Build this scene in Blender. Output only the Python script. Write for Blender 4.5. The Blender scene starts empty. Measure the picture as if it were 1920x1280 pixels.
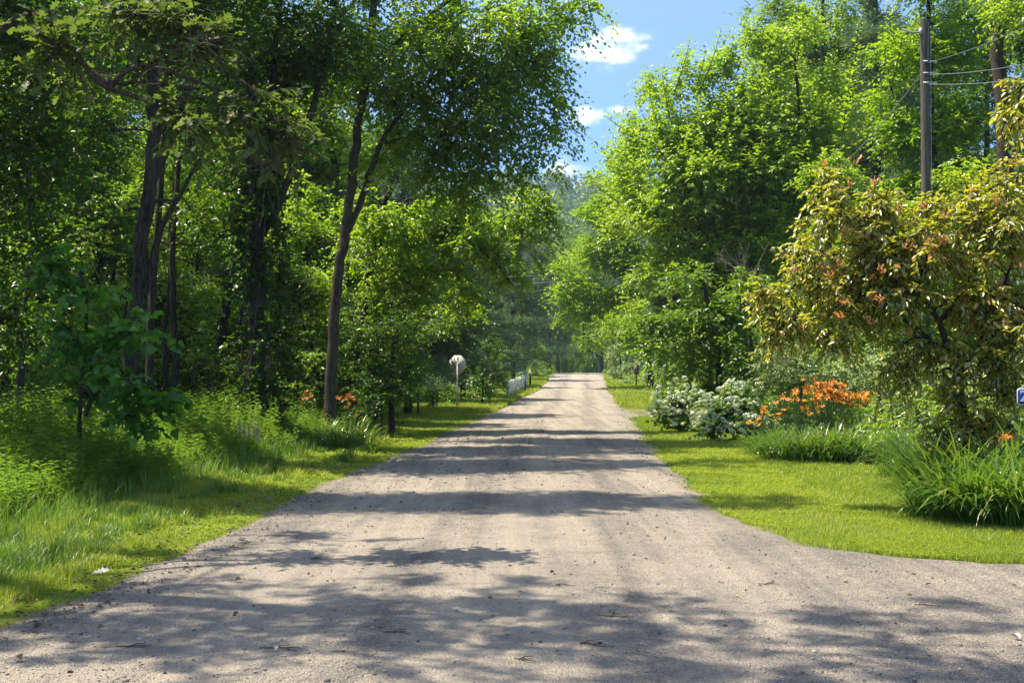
import bpy, math, random
import numpy as np
from mathutils import Vector
from math import radians as R

# ------------------------------------------------------------------ camera, sky, sun, exposure
scn = bpy.context.scene
col = scn.collection
F, YH, CAMZ = 2300.0, 692.0, 1.7
cd = bpy.data.cameras.new('camera'); cam = bpy.data.objects.new('camera', cd); col.objects.link(cam)
cam.location = (0, 0, CAMZ); cam.rotation_euler = (R(90), 0, 0)
cd.sensor_width = 36; cd.lens = F / 1920 * 36; cd.shift_y = (YH - 640) / 1920
cd.clip_start = 0.1; cd.clip_end = 6000
scn.camera = cam

SUN_EL, SUN_AZ = 62.0, 15.0       # sun stands to the left, a little ahead
w = bpy.data.worlds.new('World'); scn.world = w; w.use_nodes = True
nt = w.node_tree; nt.nodes.clear(); N = nt.nodes.new; L = nt.links.new
out = N('ShaderNodeOutputWorld'); bg = N('ShaderNodeBackground'); bg.inputs[1].default_value = 0.13
sky = N('ShaderNodeTexSky'); sky.sky_type = 'NISHITA'; sky.sun_disc = False
sky.sun_elevation = R(SUN_EL); sky.sun_rotation = R(270 + SUN_AZ); sky.air_density = 1.0; sky.dust_density = 0.6; sky.ozone_density = 2.2
tc = N('ShaderNodeTexCoord')
def cloud_mask(direction, half_w, half_h):
    """soft ellipse round a sky direction (x/y, z/y of that direction)"""
    mp = N('ShaderNodeMapping'); mp.vector_type = 'POINT'
    mp.inputs['Location'].default_value = (-direction[0] / half_w, -direction[1] / half_h, 0)
    mp.inputs['Scale'].default_value = (1 / half_w, 1 / half_h, 0)
    L(div.outputs[0], mp.inputs['Vector'])
    ln = N('ShaderNodeVectorMath'); ln.operation = 'LENGTH'; L(mp.outputs[0], ln.inputs[0])
    mr = N('ShaderNodeMapRange'); mr.inputs['From Min'].default_value = 1.35; mr.inputs['From Max'].default_value = 0.1
    L(ln.outputs['Value'], mr.inputs['Value']); return mr.outputs[0]
sep = N('ShaderNodeSeparateXYZ'); L(tc.outputs['Generated'], sep.inputs[0])
ymax = N('ShaderNodeMath'); ymax.operation = 'MAXIMUM'; ymax.inputs[1].default_value = 0.02; L(sep.outputs['Y'], ymax.inputs[0])
dx = N('ShaderNodeMath'); dx.operation = 'DIVIDE'; L(sep.outputs['X'], dx.inputs[0]); L(ymax.outputs[0], dx.inputs[1])
dz = N('ShaderNodeMath'); dz.operation = 'DIVIDE'; L(sep.outputs['Z'], dz.inputs[0]); L(ymax.outputs[0], dz.inputs[1])
div = N('ShaderNodeCombineXYZ'); L(dx.outputs[0], div.inputs[0]); L(dz.outputs[0], div.inputs[1])
masks = []
for px, py, hw, hh in ((1145, 98, 74, 32), (1165, 68, 52, 20), (1098, 217, 48, 18), (1160, 206, 30, 10), (1048, 317, 50, 20), (860, 90, 90, 40), (560, 120, 120, 90), (1105, 345, 30, 12), (400,60,160,70)):
    masks.append(cloud_mask(((px - 960) / F, (YH - py) / F), hw / F, hh / F))
m = masks[0]
for k in masks[1:]:
    a = N('ShaderNodeMath'); a.operation = 'MAXIMUM'; L(m, a.inputs[0]); L(k, a.inputs[1]); m = a.outputs[0]
nz = N('ShaderNodeTexNoise'); nz.inputs['Scale'].default_value = 42; nz.inputs['Detail'].default_value = 8; nz.inputs['Roughness'].default_value = 0.62
mpn = N('ShaderNodeMapping'); mpn.inputs['Scale'].default_value = (1, 1.8, 1); L(div.outputs[0], mpn.inputs[0]); L(mpn.outputs[0], nz.inputs['Vector'])
ad = N('ShaderNodeMath'); ad.operation = 'MULTIPLY_ADD'; L(nz.outputs[0], ad.inputs[0]); ad.inputs[1].default_value = 2.6; ad.inputs[2].default_value = -1.75
ad.inputs[1].default_value = 2.6; ad.inputs[2].default_value = -1.62
sm = N('ShaderNodeMath'); sm.operation = 'ADD'; L(ad.outputs[0], sm.inputs[0]); L(m, sm.inputs[1])
mr = N('ShaderNodeMapRange'); mr.interpolation_type = 'SMOOTHSTEP'; mr.inputs['From Min'].default_value = -.2; mr.inputs['From Max'].default_value = 1.15; L(sm.outputs[0], mr.inputs['Value'])
gate = N('ShaderNodeMath'); gate.operation = 'MULTIPLY'; L(mr.outputs[0], gate.inputs[0])
gm = N('ShaderNodeMapRange'); gm.inputs['From Min'].default_value = 0.0; gm.inputs['From Max'].default_value = 0.3; L(m, gm.inputs['Value']); L(gm.outputs[0], gate.inputs[1])
mx = N('ShaderNodeMix'); mx.data_type = 'RGBA'; L(gate.outputs[0], mx.inputs['Factor'])
tint = N('ShaderNodeMix'); tint.data_type = 'RGBA'; tint.blend_type = 'MULTIPLY'; tint.inputs['Factor'].default_value = 1
L(sky.outputs[0], tint.inputs[6]); tr_ = N('ShaderNodeMapRange'); L(sep.outputs['Z'], tr_.inputs['Value']); tr_.inputs['From Min'].default_value = .16; tr_.inputs['From Max'].default_value = .55
tm = N('ShaderNodeMix'); tm.data_type = 'RGBA'; L(tr_.outputs[0], tm.inputs['Factor']); tm.inputs[6].default_value = (.43, .60, .92, 1); tm.inputs[7].default_value = (1.12, 1.0, .86, 1)
L(tm.outputs[2], tint.inputs[7])
L(tint.outputs[2], mx.inputs[6]); mx.inputs[7].default_value = (7.6, 7.2, 7.0, 1)
L(mx.outputs[2], bg.inputs[0]); L(bg.outputs[0], out.inputs[0])

sd = bpy.data.lights.new('sun', 'SUN'); sd.energy = 4.6; sd.angle = R(0.53); sd.color = (1.0, 0.91, 0.74)
sun = bpy.data.objects.new('sun', sd); col.objects.link(sun)
SDIR = Vector((-math.cos(R(SUN_EL)) * math.cos(R(SUN_AZ)), math.cos(R(SUN_EL)) * math.sin(R(SUN_AZ)), math.sin(R(SUN_EL))))
sun.rotation_euler = SDIR.to_track_quat('Z', 'Y').to_euler()
vs = scn.view_settings; vs.view_transform = 'Standard'; vs.look = 'None'; vs.gamma = 1; vs.exposure = 1.15
scn.render.engine = 'CYCLES'
cy = scn.cycles; cy.max_bounces = 8; cy.diffuse_bounces = 4; cy.glossy_bounces = 2; cy.transmission_bounces = 4; cy.volume_bounces = 0
cy.transparent_max_bounces = 8; cy.caustics_reflective = False; cy.caustics_refractive = False; cy.sample_clamp_indirect = 6
cy.use_adaptive_sampling = True; cy.adaptive_threshold = 0.02; cy.use_denoising = True

# ------------------------------------------------------------------ small helpers
def rng(s): return np.random.default_rng(s)
def sstep(a, b, x):
    t = np.clip((x - a) / (b - a), 0, 1); return t * t * (3 - 2 * t)
def vnoise(x, y, s=0):
    """cheap smooth noise, -1..1"""
    r = rng(900 + s); v = 0
    for k in range(6):
        a, b, p = r.uniform(-1, 1), r.uniform(-1, 1), r.uniform(0, 6.3); n = math.hypot(a, b) + .3
        v = v + np.sin((a * x + b * y) / n * (1 + .37 * k) + p + .9 * np.sin((b * x - a * y) / n * (.8 + .2 * k) + 2 * p))
    return v / 4
def H(x, y):
    """terrain height"""
    x = np.asarray(x, float); y = np.asarray(y, float)
    h = 1.25 * sstep(55, 128, y) - 3.2 * sstep(134, 190, y)
    off = np.abs(x - (y * .057 - .8))
    side = sstep(3.5, 9, off)
    h = h + side * (0.09 * vnoise(x * .5, y * .5, 1)) + 0.25 * sstep(6, 18, -(x - y * .057))
    h = h + 96 * sstep(430, 650, y + 14 * vnoise(x * .02, y * .02, 4)) * (1 + .14 * vnoise(x * .018 + 1.1, y * .01, 5))
    return h
def h1(x, y): return float(H(x, y))
def P(px, py, Y): return Vector(((px - 960) / F * Y, Y, CAMZ - (py - YH) / F * Y))
def on_ground(px, Y):
    x = (px - 960) / F * Y; return Vector((x, Y, h1(x, Y)))
def G(px, py):
    """ground point seen at a picture position (flat ground first, then walked onto the terrain)"""
    Y = CAMZ * F / max(py - YH, 6)
    for _ in range(30):
        z = h1((px - 960) / F * Y, Y); Y = .5 * Y + .5 * min(150, (CAMZ - z) * F / max(py - YH, 3))
    return on_ground(px, Y)

def set_props(o, label=None, cat=None, group=None, kind=None):
    if label: o['label'] = label
    if cat: o['category'] = cat
    if group: o['group'] = group
    if kind: o['kind'] = kind
    return o
def empty(name, loc, label, cat, group=None, rz=0):
    o = bpy.data.objects.new(name, None); col.objects.link(o); o.location = loc; o.rotation_euler = (0, 0, rz)
    o.empty_display_size = .2
    return set_props(o, label, cat, group)
def link_mesh(name, me, mat, parent=None, world=True):
    o = bpy.data.objects.new(name, me); col.objects.link(o)
    if mat is not None and not me.materials: me.materials.append(mat)
    if parent is not None:
        o.parent = parent
        if world: o.location = -Vector(parent.location) if parent.rotation_euler.z == 0 else o.location
    return o
def copy_tree(src, loc, rz=0, scale=1.0, label=None, group=None):
    c = src.copy(); col.objects.link(c); c.location = loc; c.rotation_euler = (0, 0, rz)
    c.scale = (scale,) * 3 if np.isscalar(scale) else scale
    if label: c['label'] = label
    if group: c['group'] = group
    for ch in src.children:
        d = ch.copy(); col.objects.link(d); d.parent = c
        for g in ch.children:
            e = g.copy(); col.objects.link(e); e.parent = d
    return c

def mesh_np(name, V, quads=None, tris=None, v=None, smooth=False):
    me = bpy.data.meshes.new(name)
    q = np.zeros((0, 4), np.int32) if quads is None else np.asarray(quads, np.int32).reshape(-1, 4)
    t = np.zeros((0, 3), np.int32) if tris is None else np.asarray(tris, np.int32).reshape(-1, 3)
    V = np.ascontiguousarray(V, np.float32).reshape(-1, 3)
    me.vertices.add(len(V)); me.vertices.foreach_set('co', V.ravel())
    nl = len(q) * 4 + len(t) * 3
    me.loops.add(nl); me.loops.foreach_set('vertex_index', np.concatenate([q.ravel(), t.ravel()]))
    me.polygons.add(len(q) + len(t))
    me.polygons.foreach_set('loop_start', np.concatenate([np.arange(len(q)) * 4, len(q) * 4 + np.arange(len(t)) * 3]).astype(np.int32))
    if smooth: me.polygons.foreach_set('use_smooth', np.ones(len(q) + len(t), bool))
    me.update(calc_edges=True)
    if v is not None:
        a = me.attributes.new('v', 'FLOAT', 'POINT'); a.data.foreach_set('value', np.ascontiguousarray(v, np.float32).ravel())
    return me
class Geo:
    """collects arrays of templated pieces, then makes one mesh"""
    def __init__(s): s.V, s.q, s.t, s.v, s.n = [], [], [], [], 0
    def add(s, V, quads=(), tris=(), v=None):
        """V (N,k,3): N copies of a k-vertex template"""
        V = np.asarray(V, float)
        if V.ndim == 2: V = V[None]
        n, k = V.shape[:2]; base = s.n + np.arange(n)[:, None, None] * k
        if len(quads): s.q.append((base + np.asarray(quads)[None]).reshape(-1, 4))
        if len(tris): s.t.append((base + np.asarray(tris)[None]).reshape(-1, 3))
        s.V.append(V.reshape(-1, 3)); s.n += n * k
        vv = np.full(n, .5) if v is None else np.broadcast_to(v, (n,))
        s.v.append(np.repeat(vv, k)); return s
    def mesh(s, name, smooth=False):
        if not s.V: return mesh_np(name, np.zeros((0, 3)))
        return mesh_np(name, np.concatenate(s.V), np.concatenate(s.q) if s.q else None, np.concatenate(s.t) if s.t else None, np.concatenate(s.v), smooth)
def nrm(a): return a / np.maximum(np.linalg.norm(a, axis=-1, keepdims=True), 1e-9)

def tubes(g, pts, rad, sides=6, v=.5):
    """pts (N,k,3), rad (N,k)"""
    pts = np.asarray(pts, float); rad = np.asarray(rad, float)
    if pts.ndim == 2: pts, rad = pts[None], rad[None]
    n, k = pts.shape[:2]
    d = np.empty_like(pts); d[:, 1:-1] = pts[:, 2:] - pts[:, :-2]; d[:, 0] = pts[:, 1] - pts[:, 0]; d[:, -1] = pts[:, -1] - pts[:, -2]
    d = nrm(d); ref = np.where(np.abs(d[:, :1, 0:1]) > .85, np.array([0., 1, 0]), np.array([1., 0, 0]))
    u = nrm(np.cross(d, ref)); w_ = np.cross(d, u)
    a = np.arange(sides) / sides * 2 * np.pi
    ring = pts[:, :, None] + rad[:, :, None, None] * (np.cos(a)[:, None] * u[:, :, None] + np.sin(a)[:, None] * w_[:, :, None])
    qs = [(i * sides + j, i * sides + (j + 1) % sides, (i + 1) * sides + (j + 1) % sides, (i + 1) * sides + j) for i in range(k - 1) for j in range(sides)]
    g.add(ring.reshape(n, k * sides, 3), qs, v=v)
def resample(pts, n):
    pts = np.asarray(pts, float); s = np.concatenate([[0], np.cumsum(np.linalg.norm(np.diff(pts, axis=0), axis=1))]); s /= s[-1]
    t = np.linspace(0, 1, n); lin = np.stack([np.interp(t, s, pts[:, i]) for i in range(3)], 1)
    for _ in range(2): lin[1:-1] = .25 * lin[:-2] + .5 * lin[1:-1] + .25 * lin[2:]
    return lin
def box(g, c, s, rz=0, v=.5):
    c = np.asarray(c, float); s = np.asarray(s, float) / 2
    k = np.array([[-1, -1, -1], [1, -1, -1], [1, 1, -1], [-1, 1, -1], [-1, -1, 1], [1, -1, 1], [1, 1, 1], [-1, 1, 1]]) * s
    k = np.stack([k[:, 0] * math.cos(rz) - k[:, 1] * math.sin(rz), k[:, 0] * math.sin(rz) + k[:, 1] * math.cos(rz), k[:, 2]], 1) + c
    g.add(k, [(0, 3, 2, 1), (4, 5, 6, 7), (0, 1, 5, 4), (1, 2, 6, 5), (2, 3, 7, 6), (3, 0, 4, 7)], v=v)

# ------------------------------------------------------------------ materials
def mat_new(name):
    m = bpy.data.materials.new(name); m.use_nodes = True; t = m.node_tree; t.nodes.clear()
    return m, t, t.nodes.new, t.links.new, t.nodes.new('ShaderNodeOutputMaterial')
def ramp(N, stops, interp='LINEAR'):
    r = N('ShaderNodeValToRGB'); r.color_ramp.interpolation = interp
    e = r.color_ramp.elements
    while len(e) < len(stops): e.new(.5)
    for i, (p, c) in enumerate(stops): e[i].position = p; e[i].color = (*c, 1)
    return r
def leaf_mat(name, stops, trans=(.26, .40, .03), tmix=.45, gloss=.07, rough=.38):
    m, t, N, L, out = mat_new(name)
    at = N('ShaderNodeAttribute'); at.attribute_name = 'v'
    r = ramp(N, stops); L(at.outputs['Fac'], r.inputs[0])
    oi = N('ShaderNodeObjectInfo'); hs = N('ShaderNodeHueSaturation'); L(r.outputs[0], hs.inputs['Color'])
    mrv = N('ShaderNodeMapRange'); L(oi.outputs['Random'], mrv.inputs['Value']); mrv.inputs['To Min'].default_value = .85; mrv.inputs['To Max'].default_value = 1.15
    L(mrv.outputs[0], hs.inputs['Value'])
    d = N('ShaderNodeBsdfDiffuse'); L(hs.outputs[0], d.inputs['Color'])
    tr = N('ShaderNodeBsdfTranslucent')
    mc = N('ShaderNodeMix'); mc.data_type = 'RGBA'; mc.inputs['Factor'].default_value = .78
    L(hs.outputs[0], mc.inputs[6]); mc.inputs[7].default_value = (*trans, 1); L(mc.outputs[2], tr.inputs['Color'])
    a = N('ShaderNodeMixShader'); a.inputs[0].default_value = tmix; L(d.outputs[0], a.inputs[1]); L(tr.outputs[0], a.inputs[2])
    gl = N('ShaderNodeBsdfGlossy'); gl.inputs['Roughness'].default_value = rough; gl.inputs['Color'].default_value = (1, .98, .88, 1)
    b = N('ShaderNodeMixShader'); b.inputs[0].default_value = gloss; L(a.outputs[0], b.inputs[1]); L(gl.outputs[0], b.inputs[2])
    L(b.outputs[0], out.inputs[0]); return m
def solid(name, c, rough=.6, metal=0, noise=.15, nscale=30, bump=0, c2=None, spec=.4, stretch=(1, 1, 1)):
    m, t, N, L, out = mat_new(name); b = N('ShaderNodeBsdfPrincipled'); L(b.outputs[0], out.inputs[0])
    tcn = N('ShaderNodeTexCoord'); mp = N('ShaderNodeMapping'); mp.inputs['Scale'].default_value = stretch; L(tcn.outputs['Object'], mp.inputs[0])
    n = N('ShaderNodeTexNoise'); n.inputs['Scale'].default_value = nscale; n.inputs['Detail'].default_value = 6; L(mp.outputs[0], n.inputs['Vector'])
    c2 = c2 or tuple(x * (1 - noise * 2) for x in c)
    r = ramp(N, [(.3, c2), (.65, c)]); L(n.outputs[0], r.inputs[0]); L(r.outputs[0], b.inputs['Base Color'])
    b.inputs['Roughness'].default_value = rough; b.inputs['Metallic'].default_value = metal; b.inputs['Specular IOR Level'].default_value = spec
    if bump:
        bp = N('ShaderNodeBump'); bp.inputs['Strength'].default_value = bump; bp.inputs['Distance'].default_value = .02; L(n.outputs[0], bp.inputs['Height']); L(bp.outputs[0], b.inputs['Normal'])
    return m
def bark_mat(name, c1, c2, moss=0.0):
    m, t, N, L, out = mat_new(name); b = N('ShaderNodeBsdfPrincipled'); L(b.outputs[0], out.inputs[0])
    tcn = N('ShaderNodeTexCoord'); mp = N('ShaderNodeMapping'); mp.inputs['Scale'].default_value = (1, 1, .16); L(tcn.outputs['Object'], mp.inputs[0])
    n = N('ShaderNodeTexNoise'); n.inputs['Scale'].default_value = 26; n.inputs['Detail'].default_value = 7; n.inputs['Roughness'].default_value = .65; n.inputs['Distortion'].default_value = .6
    L(mp.outputs[0], n.inputs['Vector'])
    r = ramp(N, [(.42, c2), (.56, c1)]); L(n.outputs[0], r.inputs[0])
    n2 = N('ShaderNodeTexNoise'); n2.inputs['Scale'].default_value = 1.6; n2.inputs['Detail'].default_value = 4; L(tcn.outputs['Object'], n2.inputs['Vector'])
    mrr = N('ShaderNodeMapRange'); mrr.inputs['From Min'].default_value = .45; mrr.inputs['From Max'].default_value = .7; mrr.inputs['To Max'].default_value = moss; L(n2.outputs[0], mrr.inputs['Value'])
    mxx = N('ShaderNodeMix'); mxx.data_type = 'RGBA'; L(mrr.outputs[0], mxx.inputs['Factor']); L(r.outputs[0], mxx.inputs[6]); mxx.inputs[7].default_value = (.09, .12, .06, 1)
    L(mxx.outputs[2], b.inputs['Base Color']); b.inputs['Roughness'].default_value = .9; b.inputs['Specular IOR Level'].default_value = .15
    bp = N('ShaderNodeBump'); bp.inputs['Strength'].default_value = 1; bp.inputs['Distance'].default_value = .035; L(n.outputs[0], bp.inputs['Height']); L(bp.outputs[0], b.inputs['Normal'])
    return m

M = {}
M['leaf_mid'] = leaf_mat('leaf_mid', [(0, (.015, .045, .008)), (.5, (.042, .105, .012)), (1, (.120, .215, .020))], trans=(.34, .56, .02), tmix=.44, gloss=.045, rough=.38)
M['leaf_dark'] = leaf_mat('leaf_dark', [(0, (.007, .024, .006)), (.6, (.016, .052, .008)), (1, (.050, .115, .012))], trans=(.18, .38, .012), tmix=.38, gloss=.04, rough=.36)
M['leaf_bright'] = leaf_mat('leaf_bright', [(0, (.030, .082, .010)), (.5, (.098, .200, .016)), (1, (.26, .36, .024))], trans=(.52, .76, .02), tmix=.50, gloss=.06, rough=.38)
M['leaf_yellow'] = leaf_mat('leaf_yellow', [(0, (.050, .130, .008)), (.5, (.12, .25, .012)), (1, (.27, .37, .018))], trans=(.50, .74, .015), tmix=.48, gloss=.03)
M['leaf_canopy'] = leaf_mat('leaf_canopy', [(0, (.020, .055, .008)), (.5, (.055, .125, .012)), (1, (.15, .25, .018))], trans=(.50, .76, .02), tmix=.54, gloss=.045, rough=.36)
M['leaf_pine'] = leaf_mat('leaf_pine', [(0, (.035, .080, .028)), (.6, (.095, .18, .065)), (1, (.20, .30, .11))], trans=(.18, .32, .08), tmix=.35, gloss=.05, rough=.5)
M['leaf_bronze'] = leaf_mat('leaf_bronze', [(0, (.038, .074, .012)), (.32, (.105, .170, .018)), (.58, (.25, .28, .026)), (.76, (.44, .35, .034)), (.85, (.62, .30, .06)), (1, (.92, .24, .14))], trans=(.74, .74, .03), tmix=.52, gloss=.10, rough=.36)
M['leaf_oak'] = leaf_mat('leaf_oak', [(0, (.016, .034, .010)), (.6, (.038, .072, .018)), (.88, (.085, .14, .022)), (.92, (.20, .12, .06)), (1, (.27, .15, .08))], trans=(.26, .38, .04), tmix=.38, gloss=.03, rough=.5)
M['leaf_heart'] = leaf_mat('leaf_heart', [(0, (.012, .050, .008)), (.5, (.034, .120, .012)), (1, (.11, .25, .02))], trans=(.22, .52, .02), tmix=.42, gloss=.03, rough=.5)
M['leaf_grey'] = leaf_mat('leaf_grey', [(0, (.060, .115, .028)), (.5, (.17, .26, .075)), (1, (.40, .48, .22))], trans=(.44, .60, .12), tmix=.42, gloss=.06, rough=.4)
M['leaf_strap'] = leaf_mat('leaf_strap', [(0, (.018, .055, .010)), (.5, (.055, .140, .016)), (.9, (.15, .27, .03)), (1, (.34, .27, .10))], trans=(.30, .50, .03), tmix=.36, gloss=.07, rough=.34)
M['grass'] = leaf_mat('grass', [(0, (.034, .070, .010)), (.42, (.135, .215, .016)), (.8, (.33, .42, .030)), (.93, (.42, .46, .06)), (1, (.54, .45, .20))], trans=(.56, .68, .03), tmix=.45, gloss=.03, rough=.45)
M['weed'] = leaf_mat('weed', [(0, (.030, .085, .014)), (.6, (.085, .175, .026)), (1, (.20, .30, .05))], trans=(.30, .52, .03), tmix=.42, gloss=.03)
M['orange'] = leaf_mat('orange', [(0, (.75, .19, .018)), (1, (.98, .42, .05))], trans=(.95, .40, .04), tmix=.38, gloss=.02)
M['redorange'] = leaf_mat('redorange', [(0, (.65, .10, .02)), (1, (.85, .20, .03))], trans=(.9, .22, .03), tmix=.35, gloss=.02)
M['red_shoot'] = leaf_mat('red_shoot', [(0, (.38, .15, .05)), (.6, (.52, .20, .08)), (1, (.72, .26, .14))], trans=(.75, .35, .08), tmix=.45, gloss=.06)
M['floret'] = leaf_mat('floret', [(0, (.42, .56, .24)), (.5, (.74, .80, .52)), (1, (.88, .90, .70))], trans=(.7, .75, .5), tmix=.25, gloss=.01)
M['plume'] = leaf_mat('plume', [(0, (.62, .46, .30)), (1, (.88, .74, .54))], trans=(.6, .45, .3), tmix=.3, gloss=.02)
M['bark'] = bark_mat('bark', (.066, .052, .040), (.018, .013, .010), .35)
M['bark_grey'] = bark_mat('bark_grey', (.095, .073, .053), (.040, .030, .022), .2)
M['bark_dark'] = bark_mat('bark_dark', (.06, .048, .036), (.018, .014, .011), .2)
M['twig'] = solid('twig', (.10, .075, .05), .9, noise=.2)
M['deadwood'] = solid('deadwood', (.26, .21, .17), .9, noise=.2)
M['pole_wood'] = solid('pole_wood', (.14, .12, .095), .9, nscale=14, bump=.6, c2=(.05, .042, .034), stretch=(3, 3, .12))
M['steel'] = solid('steel', (.55, .56, .56), .5, .2, nscale=8)
M['signback'] = solid('signback', (.62, .60, .54), .5, 0, nscale=6, noise=.06)
M['cable'] = solid('cable', (.30, .31, .33), .4, .3)
M['darkpost'] = solid('darkpost', (.018, .035, .026), .6)
M['white_paint'] = solid('white_paint', (.72, .71, .68), .6, nscale=5, noise=.1)
M['blue'] = solid('blue', (.012, .045, .24), .35, nscale=3, noise=.05)
M['white'] = solid('white', (.8, .8, .8), .4, noise=.02)
M['red'] = solid('red', (.45, .02, .02), .4, noise=.03)
M['mailbox'] = solid('mailbox', (.03, .04, .045), .35, .2)
M['mailbox_top'] = solid('mailbox_top', (.20, .27, .32), .35, .2)
M['brownsign'] = solid('brownsign', (.27, .19, .16), .7)
M['plate'] = solid('plate', (.62, .58, .48), .6)
M['black'] = solid('black', (.02, .02, .02), .6)
M['porcelain'] = solid('porcelain', (.10, .09, .085), .25)
M['leaflitter'] = solid('leaflitter', (.20, .13, .075), .85, c2=(.10, .065, .04))
M['paleleaf'] = solid('paleleaf', (.50, .47, .40), .8, noise=.15)

def ground_mat():
    m, t, N, L, out = mat_new('soil_and_turf'); b = N('ShaderNodeBsdfPrincipled'); L(b.outputs[0], out.inputs[0])
    g = N('ShaderNodeNewGeometry')
    n = N('ShaderNodeTexNoise'); n.inputs['Scale'].default_value = 1.3; n.inputs['Detail'].default_value = 9; n.inputs['Roughness'].default_value = .7; L(g.outputs['Position'], n.inputs['Vector'])
    r = ramp(N, [(.3, (.030, .048, .010)), (.5, (.060, .105, .014)), (.7, (.105, .155, .022))]); L(n.outputs[0], r.inputs[0])
    # woodland floor away from the mown verges
    at = N('ShaderNodeAttribute'); at.attribute_name = 'v'
    n2 = N('ShaderNodeTexNoise'); n2.inputs['Scale'].default_value = 9; n2.inputs['Detail'].default_value = 8; L(g.outputs['Position'], n2.inputs['Vector'])
    r2 = ramp(N, [(.35, (.022, .024, .010)), (.6, (.075, .060, .032))]); L(n2.outputs[0], r2.inputs[0])
    mxx = N('ShaderNodeMix'); mxx.data_type = 'RGBA'; L(at.outputs['Fac'], mxx.inputs['Factor']); L(r.outputs[0], mxx.inputs[6]); L(r2.outputs[0], mxx.inputs[7])
    L(mxx.outputs[2], b.inputs['Base Color']); b.inputs['Roughness'].default_value = .95; b.inputs['Specular IOR Level'].default_value = .1
    return m
def road_mat():
    m, t, N, L, out = mat_new('gravel'); b = N('ShaderNodeBsdfPrincipled'); L(b.outputs[0], out.inputs[0])
    g = N('ShaderNodeNewGeometry')
    def noise(scale, det=4, rough=.6, vec=None, dist=0):
        n = N('ShaderNodeTexNoise'); n.inputs['Scale'].default_value = scale; n.inputs['Detail'].default_value = det; n.inputs['Roughness'].default_value = rough; n.inputs['Distortion'].default_value = dist
        L(vec or g.outputs['Position'], n.inputs['Vector']); return n
    # streaks drawn out along the road: rotate so that the road runs along Y
    mp = N('ShaderNodeMapping'); mp.inputs['Rotation'].default_value = (0, 0, R(3.2)); mp.inputs['Scale'].default_value = (1, .035, 1); L(g.outputs['Position'], mp.inputs[0])
    big = noise(.55, 5, .6); streak = noise(3.2, 6, .62, mp.outputs[0], .5); fine = noise(55, 6, .75); grit = noise(210, 3, .7); mid = noise(6, 6, .7)
    a = N('ShaderNodeMath'); a.operation = 'MULTIPLY_ADD'; L(streak.outputs[0], a.inputs[0]); a.inputs[1].default_value = .75; 
    a2 = N('ShaderNodeMath'); a2.operation = 'MULTIPLY_ADD'; L(big.outputs[0], a2.inputs[0]); a2.inputs[1].default_value = .55
    a3 = N('ShaderNodeMath'); a3.operation = 'MULTIPLY_ADD'; L(mid.outputs[0], a3.inputs[0]); a3.inputs[1].default_value = .45; a3.inputs[2].default_value = -.37
    L(a3.outputs[0], a2.inputs[2]); L(a2.outputs[0], a.inputs[2])
    r = ramp(N, [(.20, (.180, .167, .158)), (.42, (.305, .270, .236)), (.6, (.44, .380, .312)), (.85, (.56, .472, .372))])
    sx = N('ShaderNodeSeparateXYZ'); L(g.outputs['Position'], sx.inputs[0])
    ux = N('ShaderNodeMath'); ux.operation = 'MULTIPLY_ADD'; L(sx.outputs['Y'], ux.inputs[0]); ux.inputs[1].default_value = -.057; L(sx.outputs['X'], ux.inputs[2])
    wob = noise(.35, 3); ux2 = N('ShaderNodeMath'); ux2.operation = 'MULTIPLY_ADD'; L(wob.outputs[0], ux2.inputs[0]); ux2.inputs[1].default_value = .9; L(ux.outputs[0], ux2.inputs[2])
    um = N('ShaderNodeMapRange'); L(ux2.outputs[0], um.inputs['Value']); um.inputs['From Min'].default_value = -4.35; um.inputs['From Max'].default_value = 3.65
    tr_k = ramp(N, [(0, (0, 0, 0)), (.16, (.1,) * 3), (.27, (.9,) * 3), (.37, (.75,) * 3), (.43, (.15,) * 3), (.50, (.95,) * 3), (.58, (.8,) * 3), (.64, (.2,) * 3), (.70, (.75,) * 3), (.78, (.6,) * 3), (.88, (.05,) * 3), (1, (0, 0, 0))]); L(um.outputs[0], tr_k.inputs[0])
    tb = N('ShaderNodeMath'); tb.operation = 'MULTIPLY_ADD'; L(tr_k.outputs[0], tb.inputs[0]); tb.inputs[1].default_value = .20; L(a.outputs[0], tb.inputs[2])
    tb2 = N('ShaderNodeMath'); tb2.operation = 'ADD'; L(tb.outputs[0], tb2.inputs[0]); tb2.inputs[1].default_value = -.08; L(tb2.outputs[0], r.inputs[0])
    # single stones
    vo = N('ShaderNodeTexVoronoi'); vo.inputs['Scale'].default_value = 80; L(g.outputs['Position'], vo.inputs['Vector'])
    sp = N('ShaderNodeSeparateColor'); L(vo.outputs['Color'], sp.inputs[0])
    rs = ramp(N, [(0, (.20, .195, .195)), (.25, (.60, .59, .57)), (.6, (1, .98, .95)), (.85, (1.2, 1.17, 1.1)), (1, (1.7, 1.65, 1.6))]); L(sp.outputs[0], rs.inputs[0])
    mu = N('ShaderNodeMix'); mu.data_type = 'RGBA'; mu.blend_type = 'MULTIPLY'; L(r.outputs[0], mu.inputs[6]); L(rs.outputs[0], mu.inputs[7])
    cov = N('ShaderNodeMapRange'); L(fine.outputs[0], cov.inputs['Value']); cov.inputs['From Min'].default_value = .42; cov.inputs['From Max'].default_value = .58; cov.inputs['To Min'].default_value = .25; cov.inputs['To Max'].default_value = 1
    ck = N('ShaderNodeMath'); ck.operation = 'MULTIPLY_ADD'; L(tr_k.outputs[0], ck.inputs[0]); ck.inputs[1].default_value = -.62; ck.inputs[2].default_value = 1.0
    cm = N('ShaderNodeMath'); cm.operation = 'MULTIPLY'; L(cov.outputs[0], cm.inputs[0]); L(ck.outputs[0], cm.inputs[1]); L(cm.outputs[0], mu.inputs['Factor'])
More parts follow.
